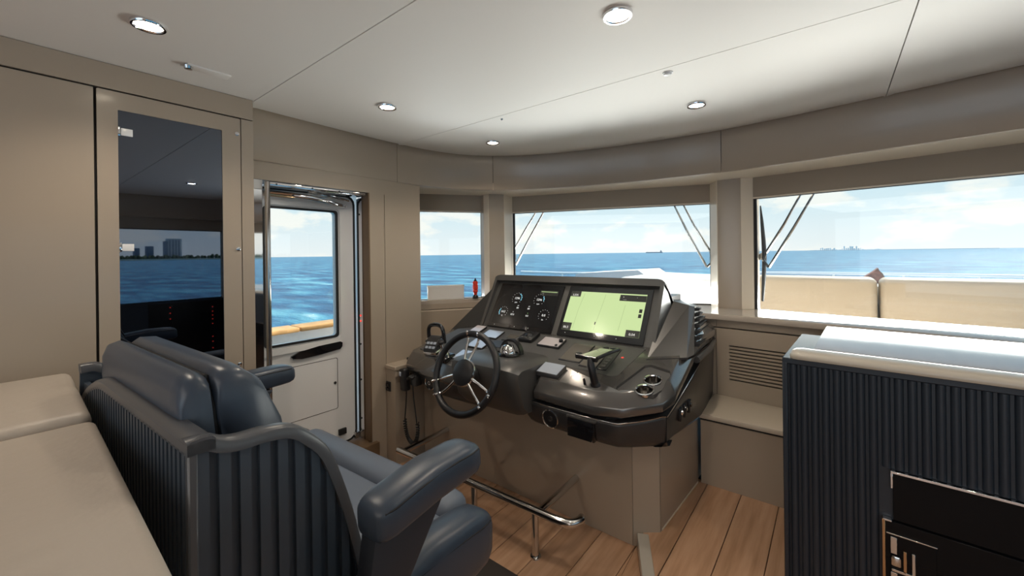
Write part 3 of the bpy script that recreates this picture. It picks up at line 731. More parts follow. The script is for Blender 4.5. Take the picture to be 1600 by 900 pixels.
# left gauge display
d1 = display(-1.862, -1.345); d1['label'] = 'dark gauge display, left of the two helm screens'
spanel('screen', 'screen', -1.835, -1.368, .035, SL-.060, .004, .0048, d1)
H = .0056
def seg_arc(cx, cv_, r, a0, a1, m, parent, n=10, wd=.0045):
    V = []
    for i in range(n+1):
        a_ = a0+(a1-a0)*i/n
        for q in (r, r-wd): V.append(sp(cx+q*math.cos(a_), cv_+q*math.sin(a_), H))
    b = MB(); b.add(V, [(2*i, 2*i+2, 2*i+3, 2*i+1) for i in range(n)]); return b.build('gauge_arc', m, parent)
def gauge(cx, cv_, top, bot, r=.036, arc=None):
    text('reading', top, .022, 'txt_w', d1, smx(cx, cv_, H)); text('unit', bot, .013, 'txt_g' if bot == '0.0' else 'txt_w', d1, smx(cx, cv_-.030, H))
    b = MB()
    for a_ in range(-40, 221, 26):
        a_ = math.radians(a_); p = sp(cx+r*math.cos(a_), cv_+r*math.sin(a_), H)
        b.add([p+SU*.0016+Vector((.0016, 0, 0)), p+SU*.0016-Vector((.0016, 0, 0)), p-SU*.0016-Vector((.0016, 0, 0)), p-SU*.0016+Vector((.0016, 0, 0))], [(0, 1, 2, 3)])
    b.build('gauge_ticks', 'txt_w', d1, smooth=False)
    if arc: seg_arc(cx, cv_, r-.002, *[math.radians(q) for q in arc], 'txt_c', d1)
gauge(-1.685, .225, '1296', 'rpm', .040, (-25, 70)); gauge(-1.505, .225, '1296', 'rpm', .040, (-10, 45))
gauge(-1.765, .120, '14.2', '°C', .036, (140, 225)); gauge(-1.435, .120, '0.0', 'kn', .038)
for x, v, s_, m_ in ((-1.655, .155, '84', 'txt_w'), (-1.565, .155, '84', 'txt_w'), (-1.680, .105, '87.0', 'txt_w'), (-1.560, .105, '0.0', 'txt_w')):
    text('reading', s_, .017, m_, d1, smx(x, v, H)); text('unit', 'psi' if v > .12 else 'V', .011, 'txt_g' if x > -1.57 and v < .12 else 'txt_w', d1, smx(x, v+.018, H))
spanel('status_box', 'chip', -1.515, -1.378, SL-.105, SL-.068, .0048, .0054, d1)
spanel('status_bar', 'chart_line', -1.508, -1.385, SL-.082, SL-.076, .0054, .0058, d1); text('status_text', '—', .013, 'txt_w', d1, smx(-1.49, SL-.092, H+.0008))
for x in (-1.80, -1.63, -1.52): text('key_mark', '•', .016, 'txt_w', d1, smx(x, .022, H))
# right chart display
d2 = display(-1.305, -.778); d2['label'] = 'yellow-green chart display, right of the two helm screens'
spanel('screen', 'chart', -1.283, -.808, .045, SL-.062, .004, .0048, d2)
for pts in (((-1.075, .06), (-1.072, .10), (-1.060, .20), (-1.052, .29)), ((-1.21, .06), (-1.205, .18), (-1.19, .29)), ((-.93, .07), (-.925, .15), (-.92, .23))):
    b = MB()
    for (xa, va), (xb, vb) in zip(pts[:-1], pts[1:]): b.add([sp(xa-.001, va, H), sp(xa+.001, va, H), sp(xb+.001, vb, H), sp(xb-.001, vb, H)], [(0, 1, 2, 3)])
    b.build('chart_track', 'chart_line', d2, smooth=False)
spanel('boat_marker', 'chip', -1.079, -1.072, .095, .112, .0048, .0056, d2)
for x0, x1, v0, v1 in ((-1.283, -1.215, SL-.098, SL-.062), (-.962, -.808, SL-.108, SL-.070), (-1.283, -1.222, .045, .092), (-.885, -.808, .045, .085)):
    spanel('data_box', 'chip', x0, x1, v0, v1, .0048, .0056, d2)
for x, v, s_, z_ in ((-1.25, SL-.088, '3,335', .018), (-1.255, .062, '86.5', .020), (-.848, .060, '0.04', .020), (-.94, SL-.085, '•', .018), (-.86, SL-.085, '•', .012), (-.93, SL-.100, '——', .010)):
    text('data_text', s_, z_, 'txt_w', d2, smx(x, v, H+.0008))
for v in (.16, .19): spanel('zoom_key', 'chip', -.835, -.818, v, v+.022, .0048, .0056, d2)
for x in (-1.25, -1.06, -.93): text('key_mark', '•', .016, 'txt_w', d2, smx(x, .026, H))

# ---- instruments flush on the dash panel
def pad(name, m, poly, h, edge_m='black', lift=.0018):
    z0, z1 = slab(poly, lift, h); base = prism(name, edge_m, con, poly, z0, z1, .0012, 1)
    z0, z1 = slab(poly, h, h+.0012); cx = sum(p[0] for p in poly)/len(poly); cy = sum(p[1] for p in poly)/len(poly)
    prism('face', m, base, [(cx+(p[0]-cx)*.93, cy+(p[1]-cy)*.93) for p in poly], z0, z1)
    return base
def rect(x0, x1, y0, y1): return [(x0, y0), (x1, y0), (x1, y1), (x0, y1)]
pad('instrument', 'lcd_warm', rect(-1.925, -1.838, 1.962, 2.042), .014)
pad('instrument', 'lcd', rect(-1.795, -1.662, 1.926, 2.016), .010)
p_ = pad('control_pad', 'graphite_matte', rect(-1.622, -1.515, 1.930, 2.018), .006); 
prism('lcd', 'plate', p_, rect(-1.60, -1.535, 1.958, 2.000), *slab(None, .0072, .0084))
tb = prism('trackball_unit', 'black', con, rect(-1.500, -1.402, 1.945, 2.042), *slab(None, .0018, .024), bev=.005, seg=2)
MB().lathe([(.028, 0), (.026, .006), (.018, .012), (.006, .014)], dmx(-1.450, 1.998, .022), 20).build('trackball', 'black_gloss', tb)
for dx in (-.028, 0, .028): prism('key', 'graphite_matte', tb, rect(-1.461+dx, -1.441+dx, 1.955, 1.970), *slab(None, .024, .027))
ep = pad('instrument', 'lcd_warm', rect(-1.352, -1.205, 1.928, 2.018), .014)
MB().lathe([(.013, 0), (.011, .012), (.004, .013)], dmx(-1.222, 1.990, .0152), 14).build('knob', 'black', ep)
MB().lathe([(.009, 0), (.008, .004), (.002, .005)], dmx(-1.228, 1.946, .0152), 14).build('knob', 'black', ep)
pad('cover_plate', 'plate', rect(-1.150, -1.022, 1.837, 2.012), .006)
pad('cover_plate', 'plate', rect(-1.018, -.922, 1.815, 2.012), .006)
gp = pad('slot_panel', 'fascia_dark', rect(-.918, -.868, 1.815, 2.014), .005)
for i in range(4): prism('key', 'graphite_matte', gp, rect(-.905, -.882, 1.835+i*.025, 1.852+i*.025), *slab(None, .0062, .0085))
hp = pad('instrument', 'lcd', rect(-1.190, -1.062, 1.684, 1.774), .020, 'fascia_dark', .0005)
pad('instrument', 'lcd', rect(-1.80, -1.665, 1.80, 1.895), .012)
pad('control_pad', 'fascia_dark', rect(-1.652, -1.545, 1.835, 1.905), .012)
pad('instrument', 'lcd', rect(-1.79, -1.640, 1.665, 1.765), .008)
text('emblem', '✶', .022, 'reddot', con, dmx(-.838, 1.945, .0022))
# speakers in the lower shell
for x, y, z in ((-1.953, 1.638, .566), (-1.076, 1.640, .556)):
    sp_ = MB().lathe([(.046, 0), (.046, .006), (.041, .008), (.039, .004)], axis_mx((x, y+.004, z), (0, -1, -.06)), 32, cap=False).build('speaker_ring', 'steel', con)
    MB().lathe([(.040, .001), (.030, .004), (.012, .002), (.010, .006), (.002, .007)], axis_mx((x, y+.004, z), (0, -1, -.06)), 28).build('speaker_cone', 'black', sp_)
    MB().lathe([(.011, .0), (.011, .0085), (.008, .0085), (.008, .004)], axis_mx((x, y+.002, z), (0, -1, -.06)), 16, cap=False).build('speaker_badge', 'steel', sp_)
gb = box('glove_box', 'black_gloss', con, -.972, -.835, 1.622, 1.66, .510, .598, .004)
box('glove_box_lip', 'graphite', gb, -.976, -.826, 1.618, 1.65, .598, .606, .002)
MB().lathe([(.004, 0), (.003, .004)], axis_mx((-.848, 1.622, .515), (0, -1, 0)), 10).build('latch_button', 'chrome', gb)
for i, (y, z) in enumerate(((1.955, .600), (2.02, .598), (2.10, .594))):
    s_ = box('side_socket', 'black', con, -.572, -.556, y-.018, y+.018, z-.030, z+.030, .003)
    MB().lathe([(.012, 0), (.009, .006)], axis_mx((-.556, y, z+.008), (1, 0, 0)), 14).build('socket_cap', 'black_gloss' if i else 'chrome', s_)

# ================================================================== STEERING WHEEL
WC = Vector((-1.455, 1.448, .757)); WN = Vector((.03, -.93, .36)).normalized()
wheel = thing('steering_wheel', 'black rimmed steering wheel with chrome twin-rod spokes on the console', 'steering wheel', WC)
wm = axis_mx(WC, WN, (1, 0, 0))
R = .197
MB().tube([wm @ Vector((R*math.cos(a_), R*math.sin(a_), 0)) for a_ in [2*PI*i/56 for i in range(56)]], .0175, 14, closed=True).build('rim', 'black', wheel)
MB().lathe([(.030, -.10), (.036, -.03), (.056, -.012), (.068, .0), (.070, .010), (.066, .018)], wm, 32, cap=False).build('hub', 'chrome', wheel)
MB().lathe([(.066, .014), (.064, .022), (.048, .028), (.002, .030)], wm, 32).build('hub_cap', 'black', wheel)
MB().tube([wm @ Vector((0, 0, -.02)), wm @ Vector((0, 0, -.16))], .042, 20).build('column', 'fascia_dark', wheel)
for a_ in (90, 212, 328):
    a_ = math.radians(a_)
    for s_ in (-1, 1):
        pts = []
        for f in (0, .2, .5, .8, .97, 1.02):
            r_ = .058+(R+.004-.058)*f; sp2 = .014+.022*math.sin(f*PI*.5); hh = .012-.014*math.sin(f*PI*.6)+(.020 if f > .95 else 0)
            u_ = Vector((math.cos(a_), math.sin(a_), 0)); v_ = Vector((-math.sin(a_), math.cos(a_), 0))
            pts.append(wm @ (u_*r_+v_*s_*sp2+Vector((0, 0, hh))))
        MB().tube(smooth_pts(pts, 3), .0068, 8).build('spoke', 'chrome', wheel)

# ================================================================== CONTROLS STANDING ON THE DASH
def blk(mb, mx, x0, x1, y0, y1, z0, z1, bev): return mb.box(x0, x1, y0, y1, z0, z1, bev, 2, mx)
# port thruster/throttle head
th = thing('throttle_control', 'control head with keypad and arched chrome lever at console left end', 'throttle', (-1.955, 1.72, zd(1.72)))
mx = dmx(-1.965, 1.700, .002) @ Matrix.Rotation(.12, 4, 'Z')
MB().box(-.055, .055, -.055, .065, 0, .030, .008, 2, mx).build('base', 'chrome', th)
b = MB(); b.loft([[mx @ Vector(p) for p in ((x, -.055, .020), (x, -.050, .038), (x, .010, .086), (x, .045, .090), (x, .060, .060), (x, .060, .02))] for x in (-.048, .048)]); b.build('body', 'fascia_dark', th)
for i in range(3):
    for j in range(2): MB().box(-.011, .011, -.008, .008, 0, .003, .001, 1, mx @ Matrix.Translation((-.028+i*.028, -.036+j*.022, .050+j*.018)) @ Matrix.Rotation(.68, 4, 'X')).build('key', 'lcd', th)
MB().tube(smooth_pts([mx @ Vector(p) for p in ((-.060, .030, .06), (-.060, .045, .12), (-.045, .055, .150), (.0, .058, .160), (.045, .055, .150), (.062, .045, .12), (.064, .030, .05))], 4), .0125, 10).build('lever', 'black_gloss', th)
for s_ in (-1, 1): MB().lathe([(.030, 0), (.030, .010), (.022, .014), (.004, .015)], mx @ Matrix.Translation((s_*.050, .02, .055)) @ Matrix.Rotation(s_*PI/2, 4, 'Y'), 20).build('lever_pivot', 'chrome', th)
# second lever head behind the wheel
th2 = thing('thruster_joystick', 'small chrome knobbed joystick head behind the steering wheel', 'joystick', (-1.80, 1.70, zd(1.70)))
mx = dmx(-1.830, 1.655, .002)
MB().box(-.05, .05, -.045, .045, 0, .022, .007, 2, mx).build('base', 'black_gloss', th2)
MB().lathe([(.036, .02), (.034, .04), (.022, .056), (.010, .062)], mx, 24).build('dome', 'chrome', th2)
MB().tube([mx @ Vector((0, 0, .055)), mx @ Vector((.004, -.002, .10))], .008, 10).build('stick', 'chrome', th2)
MB().lathe([(.006, 0), (.018, .008), (.020, .022), (.012, .034), (.002, .037)], mx @ Matrix.Translation((.004, -.002, .095)), 18).build('knob', 'black', th2)
for i in range(3): MB().lathe([(.007, 0), (.006, .004)], mx @ Matrix.Translation((-.028+.028*i, -.034, .022)), 10).build('key', 'chrome', th2)
# joystick compass on the pod
jc = thing('compass_dome', 'chrome dome with black arched guard on the wheel pod', 'compass', (-1.395, 1.72, .80))
mx = Matrix.Translation((-1.395, 1.715, .802))
MB().lathe([(.066, 0), (.068, .006), (.062, .014), (.050, .016)], mx @ Matrix.Diagonal((1.05, .8, 1, 1)), 32).build('base', 'black_gloss', jc)
MB().lathe([(.046, .012), (.044, .026), (.034, .044), (.018, .055), (.002, .058)], mx @ Matrix.Diagonal((1, .85, 1, 1)), 28).build('dome', 'chrome', jc)
for i in range(7):
    a_ = 2*PI*i/7; MB().tube([mx @ Vector((.046*math.cos(a_), .038*math.sin(a_), .014)), mx @ Vector((.030*math.cos(a_), .025*math.sin(a_), .052))], .005, 6).build('dome_rib', 'steel', jc)
b = MB(); rr = []
for i in range(15):
    a_ = PI*i/14
    rr.append([mx @ Vector((q*math.cos(a_), y_, .004+q*1.06*math.sin(a_))) for q, y_ in ((.064, .020), (.074, .020), (.074, .048), (.064, .048))])
b.loft(rr); b.build('guard', 'black', jc, angle=50)
# articulated black holder on the starboard hood
hd = thing('throttle_lever', 'black articulated lever arm standing on the right side of the hood', 'lever', (-.865, 1.70, zd(1.70)))
mx = dmx(-.865, 1.700, .0)
MB().lathe([(.024, 0), (.022, .010), (.016, .016)], mx @ Matrix.Diagonal((1, .8, 1, 1)), 20).build('foot', 'black', hd)
MB().tube([mx @ Vector((0, 0, .01)), mx @ Vector((-.004, .0, .05)), mx @ Vector((-.012, .012, .095)), mx @ Vector((-.022, .03, .118))], [.0175, .0165, .0175, .013], 12).build('post', 'black', hd)
MB().tube([mx @ Vector((-.100, .045, .112)), mx @ Vector((-.04, .036, .116)), mx @ Vector((.012, .030, .118))], [.013, .0095, .013], 10).build('cross_bar', 'black_gloss', hd)
MB().tube([mx @ Vector((.002, .03, .118)), mx @ Vector((.03, .14, .098)), mx @ Vector((.038, .21, .075)), mx @ Vector((.018, .235, .060)), mx @ Vector((-.02, .24, .050))], .0085, 10).build('side_arm', 'black', hd)
b = MB(); b.loft([[mx @ Vector((x, y, z+h)) for x, y, z in ((-.085, .046, .112), (-.002, .038, .116), (.026, .190, .078), (-.055, .200, .070))] for h in (0, .005)]); b.build('plate', 'plate', hd)
for q in ((-.092, .05, .112), (-.035, .215, .062)): MB().box(-.014, .014, -.012, .012, -.010, .012, .004, 2, mx @ Matrix.Translation(q)).build('clamp', 'black', hd)
MB().tube([mx @ Vector((-.05, -.008, 0)), mx @ Vector((-.05, -.008, .028))], .006, 10).build('stud', 'black_gloss', hd)
# hand microphone with coiled cord
mic = thing('hand_microphone', 'black hand microphone with coiled cord hung at console left end', 'microphone', (-2.13, 1.60, .56))
MB().box(-.030, .030, -.022, .022, -.070, .070, .012, 3, Matrix.Translation((-2.150, 1.600, .560)) @ Matrix.Rotation(-.10, 4, 'Y')).build('body', 'black', mic)
box('speaker_grille', 'lcd', mic, -2.176, -2.156, 1.573, 1.580, .585, .612, .002)
MB().box(-.03, .03, -.02, .03, -.035, .035, .008, 2, Matrix.Translation((-2.075, 1.625, .565))).build('clip', 'fascia_dark', mic)
MB().tube([(-2.10, 1.585, .575), (-2.06, 1.575, .600), (-2.045, 1.585, .590)], .010, 8).build('clip_knob', 'rubber', mic)
def bez(a_, b_, c_, d_, n=24): return [((1-t)**3)*Vector(a_)+3*t*(1-t)**2*Vector(b_)+3*t*t*(1-t)*Vector(c_)+t**3*Vector(d_) for t in [i/n for i in range(n+1)]]
MB().tube(bez((-2.135, 1.600, .49), (-2.135, 1.60, .42), (-2.15, 1.60, .34), (-2.155, 1.60, .300), 10), .0038, 8).build('cord', 'rubber', mic)
MB().tube(bez((-2.085, 1.61, .54), (-2.08, 1.61, .45), (-2.04, 1.60, .36), (-2.035, 1.60, .305), 10), .0038, 8).build('cord', 'rubber', mic)
axis = bez((-2.155, 1.60, .305), (-2.150, 1.60, .13), (-2.005, 1.60, .13), (-2.030, 1.60, .315), 60)
coil = []
turns = 30
for i in range(turns*8+1):
    f = i/(turns*8)*(len(axis)-1); j = min(int(f), len(axis)-2); p = axis[j].lerp(axis[j+1], f-j); t_ = (axis[j+1]-axis[j]).normalized()
    u_ = Vector((0, 1, 0)); w_ = t_.cross(u_); a_ = 2*PI*i/8
    coil.append(p+(.0085*(math.cos(a_)*u_+math.sin(a_)*w_)))
MB().tube(coil, .0048, 5).build('coil', 'rubber', mic)

# ================================================================== FOOT RAIL
fr = thing('foot_rail', 'polished steel foot rail on posts in front of the console base', 'foot rail', (-1.25, 1.48, 0))
MB().tube(smooth_pts([(-2.02, 1.452, .205), (-1.5, 1.463, .205), (-1.06, 1.476, .205), (-.94, 1.480, .205), (-.885, 1.492, .206), (-.862, 1.530, .207), (-.862, 1.556, .207)], 5), .0185, 14).build('rail', 'steel', fr)
for x in (-1.055, -1.43):
    MB().tube([(x, 1.476, 0), (x, 1.476, .20)], .0165, 14).build('leg', 'steel', fr)
    MB().lathe([(.026, 0), (.024, .006), (.018, .008)], Matrix.Translation((x, 1.476, 0)), 18).build('foot', 'steel', fr)
    if x > -1.2: MB().tube([(x+.02, 1.480, .205), (x+.025, 1.803, .215)], .0165, 14).build('bracket', 'steel', fr)
MB().tube([(-1.98, 1.455, .205), (-1.98, 1.803, .215)], .0165, 14).build('bracket', 'steel', fr)

# ================================================================== HELM SEAT
YAW = math.radians(3.0)
seat = thing('helm_chair', 'wide navy leather helm seat with slatted slate shell and padded armrests', 'seat', (-.87, .20, 0), YAW)
L = .93
def lyz(name, m, poly, x0, x1, parent, bev=0, seg=2):
    mx = Matrix(((0, 0, 1, 0), (1, 0, 0, 0), (0, 1, 0, 0), (0, 0, 0, 1)))
    return MB().prism(poly, x0, x1, mx, bev, seg).build(name, m, parent, local=True)
sideprof = [tuple(v)[:2] for v in smooth_pts([(-.004, 1.034, 0), (.030, 1.0335, 0), (.055, 1.020, 0), (.083, 1.014, 0), (.128, 1.012, 0), (.178, 1.000, 0), (.218, .967, 0), (.258, .914, 0), (.298, .802, 0), (.325, .700, 0), (.352, .576, 0), (.375, .46, 0), (.39, .34, 0)], 3)]
def side_top(y):
    for (a_, za), (b_, zb) in zip(sideprof[:-1], sideprof[1:]):
        if a_ <= y <= b_: return za+(zb-za)*(y-a_)/(b_-a_)
    return sideprof[-1][1]
for x0, nm in ((0, 'r'), (-L, 'l')):
    xin, xo = (-.022, -.010) if nm == 'r' else (-L+.010, -L+.022)
    lyz('side_panel', 'shell', [(0, .16)]+[(p[0], p[1]-.006) for p in sideprof]+[(.39, .16)], xin, xo, seat)
    # rounded cap rail following the top edge
    xc0, xc1 = (-.034, .004) if nm == 'r' else (-L-.004, -L+.034)
    rings = []
    for i, p in enumerate(sideprof):
        t_ = (Vector(sideprof[min(i+1, len(sideprof)-1)])-Vector(sideprof[max(i-1, 0)])).normalized(); n_ = Vector((-t_.y, t_.x))
        q = Vector(p); pts = []
        for du, dn in ((0, -.024), (0, -.004), (.12, .0), (.5, .002), (.88, .0), (1, -.004), (1, -.024)):
            pp = q+n_*dn; pts.append((xc0+(xc1-xc0)*du, pp.x, pp.y))
        rings.append(pts)
    MB().loft(rings).build('cap_rail', 'shell_rail', seat, angle=50, local=True)
# vertical slats on the starboard side panel and the rear panel
pitch = .0345
sl0 = None
for i in range(11):
    y = .010+i*pitch*.98
    zt = min(side_top(y), side_top(y+.019))-.016
    if zt < .22: continue
    lyz('slat', 'shell', [(y, .17), (y+.019, .17), (y+.019, side_top(y+.019)-.016), (y, side_top(y)-.016)], -.011, .0, seat)
def rtop(x): 
    return 1.034 if x > -.62 else 1.034-.10*((-.62-x)/.30)**1.7*1.0 if x > -.93 else .93
box('rear_panel', 'shell', seat, -L, -.012, .004, .016, .16, .98, local=True)
rp = [(-L, .16), (-.002, .16)]+[(x, rtop(x)-.008) for x in [-.002-.058*i for i in range(17)]]
mxz = Matrix(((1, 0, 0, 0), (0, 0, 1, 0), (0, 1, 0, 0), (0, 0, 0, 1)))
MB().prism(rp, .006, .022, mxz).build('rear_panel', 'shell', seat, local=True)
rings = []
for i in range(28):
    x = .004-(L+.006)*i/27; z = rtop(x)
    rings.append([(x, y, z+dz) for y, dz in ((-.004, -.024), (-.004, -.005), (.002, .0), (.018, .002), (.034, 0), (.038, -.005), (.038, -.024))])
MB().loft(rings).build('cap_rail', 'shell_rail', seat, angle=50, local=True)
n_r = 38
for i in range(n_r):
    x = -.012-i*.0235
    MB().box(x-.0125, x, -.004, .007, .17, rtop(x)-.020).build('slat', 'shell', seat, local=True)
MB().box(-.013, .003, -.003, .012, .16, 1.02, .003, 1).build('corner_post', 'shell_rail', seat, local=True)
# cushions (turned slightly on the pedestal)
CR = Matrix.Translation((-.45, .45, 0)) @ Matrix.Rotation(math.radians(0), 4, 'Z') @ Matrix.Translation((.45, -.45, 0))
def rbox(x0, x1, y0, y1, z0, z1, r, seg=4, mx=None, taper=None):
    b = bmesh.new(); bmesh.ops.create_cube(b, size=1)
    bmesh.ops.scale(b, vec=(x1-x0, y1-y0, z1-z0), verts=b.verts); bmesh.ops.translate(b, vec=((x0+x1)/2, (y0+y1)/2, (z0+z1)/2), verts=b.verts)
    if taper:
        for v in b.verts: taper(v)
    bmesh.ops.bevel(b, geom=b.edges[:], offset=r, segments=seg, profile=.5, affect='EDGES')
    m_ = MB(); m_.merge(b, mx); return m_
BR = CR @ Matrix.Translation((0, .13, .60)) @ Matrix.Rotation(math.radians(3), 4, 'X') @ Matrix.Translation((0, -.13, -.60))
# back rest: a front cushion and a thinner rear pad
def back_sec(x, k_, front):
    # cross-section in (y, z) of the back rest at local x; k_ shrinks towards the ends
    top = 1.120 - .012*(1-k_)*2
    if front: pts = [(.118, .56), (.104, 1.00), (.102, 1.06), (.108, top-.010), (.124, top), (.160, top-.006), (.200, top-.045), (.236, .98), (.252, .84), (.255, .60), (.235, .54)]
    else: pts = [(.058, .60), (.046, .95), (.042, 1.03), (.046, 1.085), (.058, top-.006), (.080, top), (.099, top-.012), (.101, 1.06), (.116, .60)]
    cy = .180 if front else .08; cz = .83
    return [BR @ Vector((x, cy+(p[0]-cy)*k_, cz+(p[1]-cz)*k_)) for p in pts]
xe0, xe1 = -.790, -.135
for nm, m_, front in (('back_cushion', 'navy', True), ('back_pad', 'navy', False)):
    b = MB(); b.loft([back_sec(x, k_, front) for x, k_ in ((xe0-.012, .80), (xe0, .90), (xe0+.016, .97), (xe0+.05, 1), (-.47, 1.0), (xe1-.05, 1), (xe1-.016, .985), (xe1, .955), (xe1+.010, .90))])
    o_ = b.build(nm, m_, seat, angle=60, local=True)
    if front:
        for x in (xe0+.012, xe1-.012): MB().tube([BR @ Vector((x, y, z)) for y, z in ((.150, 1.098), (.196, 1.068), (.230, .98), (.246, .86), (.249, .64))], .0038, 6).build('piping', 'stitch', o_, local=True)
        MB().tube([BR @ Vector((x, .1025, 1.102)) for x in (xe0+.02, -.5, xe1-.03)]+[BR @ Vector((xe1-.002, .103, 1.05)), BR @ Vector((xe1+.003, .106, .95)), BR @ Vector((xe1+.004, .115, .70))], .006, 6).build('seam', 'stitch', o_, local=True)
# seat cushion with front roll
def crown(v): pass
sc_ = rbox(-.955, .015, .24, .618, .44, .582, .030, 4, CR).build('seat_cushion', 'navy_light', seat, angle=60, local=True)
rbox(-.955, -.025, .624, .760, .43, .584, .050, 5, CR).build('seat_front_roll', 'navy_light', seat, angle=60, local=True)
# side bolsters and armrests
def arm(cx, y0, y1, zt, w, h, name, par, tilt=0.0):
    mxa = CR @ Matrix.Translation((cx, y0, zt-h)) @ Matrix.Rotation(tilt, 4, 'X')
    l_ = y1-y0
    secs = []
    for f, k_ in ((0, .62), (.02, .80), (.06, .93), (.13, 1.0), (.5, 1.03), (.82, 1.0), (.92, .93), (.975, .78), (1.0, .58)):
        ring_ = []
        for a_ in range(20):
            t_ = 2*PI*a_/20; ca, sa = math.cos(t_), math.sin(t_)
            e_ = .55
            xx = math.copysign(abs(ca)**e_, ca)*w/2*k_; zz = math.copysign(abs(sa)**e_, sa)*h/2*k_
            ring_.append(mxa @ Vector((xx, f*l_, h/2+zz+ .012*math.sin(f*PI))))
        secs.append(ring_)
    b = MB(); b.loft(secs); o_ = b.build(name, 'navy', par, angle=70, local=True)
    for s_ in (-1, 1):
        pts = [mxa @ Vector((s_*w*.47*(.86 if f in (.05, .95) else 1.0), f*l_, h*.80+.012*math.sin(f*PI))) for f in (.05, .12, .3, .5, .7, .86, .95)]
        MB().tube(pts, .0022, 5).build('seam', 'stitch', o_, local=True)
    return o_
for cx, y0, y1 in ((.150, .245, .560), (-1.000, .31, .665)):
    arm(cx, y0, y1, .856, .100, .084, 'armrest', seat, math.radians(3.6))
    xi = cx-.035 if cx > 0 else cx+.035
    lyz('arm_bracket', 'navy_dark', [(y0-.02, .50), (y0+.05, .54), (y0+.25, .795), (y0+.03, .80)], xi-.025, xi+.025, seat, .008, 2)
for cx in (.045, -1.000+.04):
    arm(cx+.008, .24, .712, .612, .125, .175, 'side_bolster', seat, math.radians(-2.0))
MB().box(-.86, -.04, .18, .66, .38, .46, .02, 2, CR).build('seat_pan', 'navy_dark', seat, local=True)
MB().box(-.60, -.30, .28, .58, .02, .40, .02, 2).build('pedestal', 'fascia_dark', seat, local=True)
MB().box(-.125, .06, .55, .745, .272, .302, .010, 2, CR).build('foot_flap', 'navy_light', seat, local=True)
plate = thing('floor_mat', 'dark brown rubber mat under the helm seat', 'mat', (-1.35, .8, 0), YAW)
box('mat_pad', 'mat', plate, -1.90, -.985, .35, 1.335, .0005, .012, .004, 1)

# ================================================================== SOFA BEHIND THE HELM SEAT
sofa = thing('sofa', 'cream leather sofa back directly behind the slatted helm seat', 'sofa', (-1.2, -.2, 0), math.radians(-.8))
def lb(name, m, x0, x1, y0, y1, z0, z1, r):  return rbox(x0, x1, y0, y1, z0, z1, r, 4).build(name, m, sofa, angle=60, local=True)
lb('back_cushion', 'cream', -.222, .98, -.05, .341, .42, .962, .018)
lb('back_cushion', 'cream', -.80, -.228, -.05, .336, .42, .980, .024)
lb('sofa_base', 'beige_matte', -.80, .98, -.04, .33, 0.0, .42, .01)

# ================================================================== BAR CABINET
BY = math.radians(-3.2)
bar = thing('bar_cabinet', 'midnight blue fluted bar cabinet with pale glossy worktop at right', 'cabinet', (-.152, 1.838, .06), BY)
box('carcass', 'flute', bar, 0, 1.75, .012, .57, 0, .884, .002, 1, local=True)
box('top_rail', 'flute', bar, -.004, 1.75, -.002, .57, .866, .888, .003, 1, local=True)
box('corner_stile', 'flute', bar, -.004, .012, -.003, .57, 0, .872, .003, 1, local=True)
ax0, az0, az1 = .287, .0, .555     # appliance opening, local
proto = None
fp_ = .0318
for i in range(54):
    x = .018+i*fp_
    if x > 1.72: break
    z0 = 0 if x+.02 < ax0-.02 else .566
    zt = .866
    b = MB()
    b.prism([(x, .012), (x+.003, .002), (x+.009, -.001), (x+.015, -.001), (x+.021, .002), (x+.024, .012)], z0, zt)
    b.build('slat', 'flute', bar, angle=60, local=True)
wt = box('worktop', 'worktop', bar, .078, 1.75, .150, .770, .888, .905, .004, 2, local=True)
prism('worktop_support', 'flute', bar, [(.10, .55), (1.75, .55), (1.75, .74), (.10, .74)], .80, .888, local=True)
b = MB()
secs = []
for x, k_ in ((.018, .45), (.022, .75), (.034, .95), (.055, 1), (1.75, 1)):
    secs.append([(x, .044+(y-.044)*k_ if True else y, .888+(z)*k_) for y, z in ((-.010, .0), (-.013, .008), (-.010, .019), (.002, .026), (.070, .028), (.094, .025), (.098, .0))])
b.loft(secs); b.build('nosing', 'nosing', bar, angle=50, local=True)
# built-in fridge / appliance niche lower right
ap_ = box('appliance_panel', 'black_glass', bar, ax0+.012, 1.2, .000, .012, .40, .552, .001, 1, local=True)
box('chrome_trim', 'chrome', ap_, ax0+.006, 1.2, -.008, .006, .554, .562, .001, 1, local=True)
box('chrome_trim', 'chrome', ap_, ax0+.006, ax0+.012, -.008, .006, .505, .556, .001, 1, local=True)
fd = box('fridge_door', 'black_glass', bar, ax0-.010, 1.2, -.006, .012, 0, .395, .001, 1, local=True)
box('edge_strip', 'brass', fd, ax0-.016, ax0-.008, -.010, .010, 0, .398, .001, 1, local=True)
box('edge_strip', 'chrome', fd, ax0-.014, ax0+.008, -.010, .010, .394, .400, .001, 1, local=True)
box('door_inset', 'black_glass', fd, ax0+.004, ax0+.11, -.010, -.004, .05, .355, .001, 1, local=True)
box('inset_trim', 'steel', fd, ax0-.006, ax0+.112, -.012, -.006, .355, .359, .0008, 1, local=True)
lt = MB(); lt.box(ax0+.004, ax0+.020, -.016, -.008, .296, .350, .001, 1); lt.box(ax0+.004, ax0+.020, -.016, -.008, .19, .235, .001, 1); lt.box(ax0+.006, ax0+.062, -.016, -.008, .238, .246, .001, 1); lt.box(ax0+.054, ax0+.062, -.016, -.008, .238, .315, .001, 1)
lt.build('latch_frame', 'steel', fd, local=True)
box('latch_handle', 'brass', fd, ax0+.034, ax0+.042, -.024, -.008, .252, .318, .001, 1, local=True)
MB().box(ax0+.004, ax0+.030, -.022, -.010, .258, .292, .006, 2).build('latch_knob', 'steel', fd, local=True)

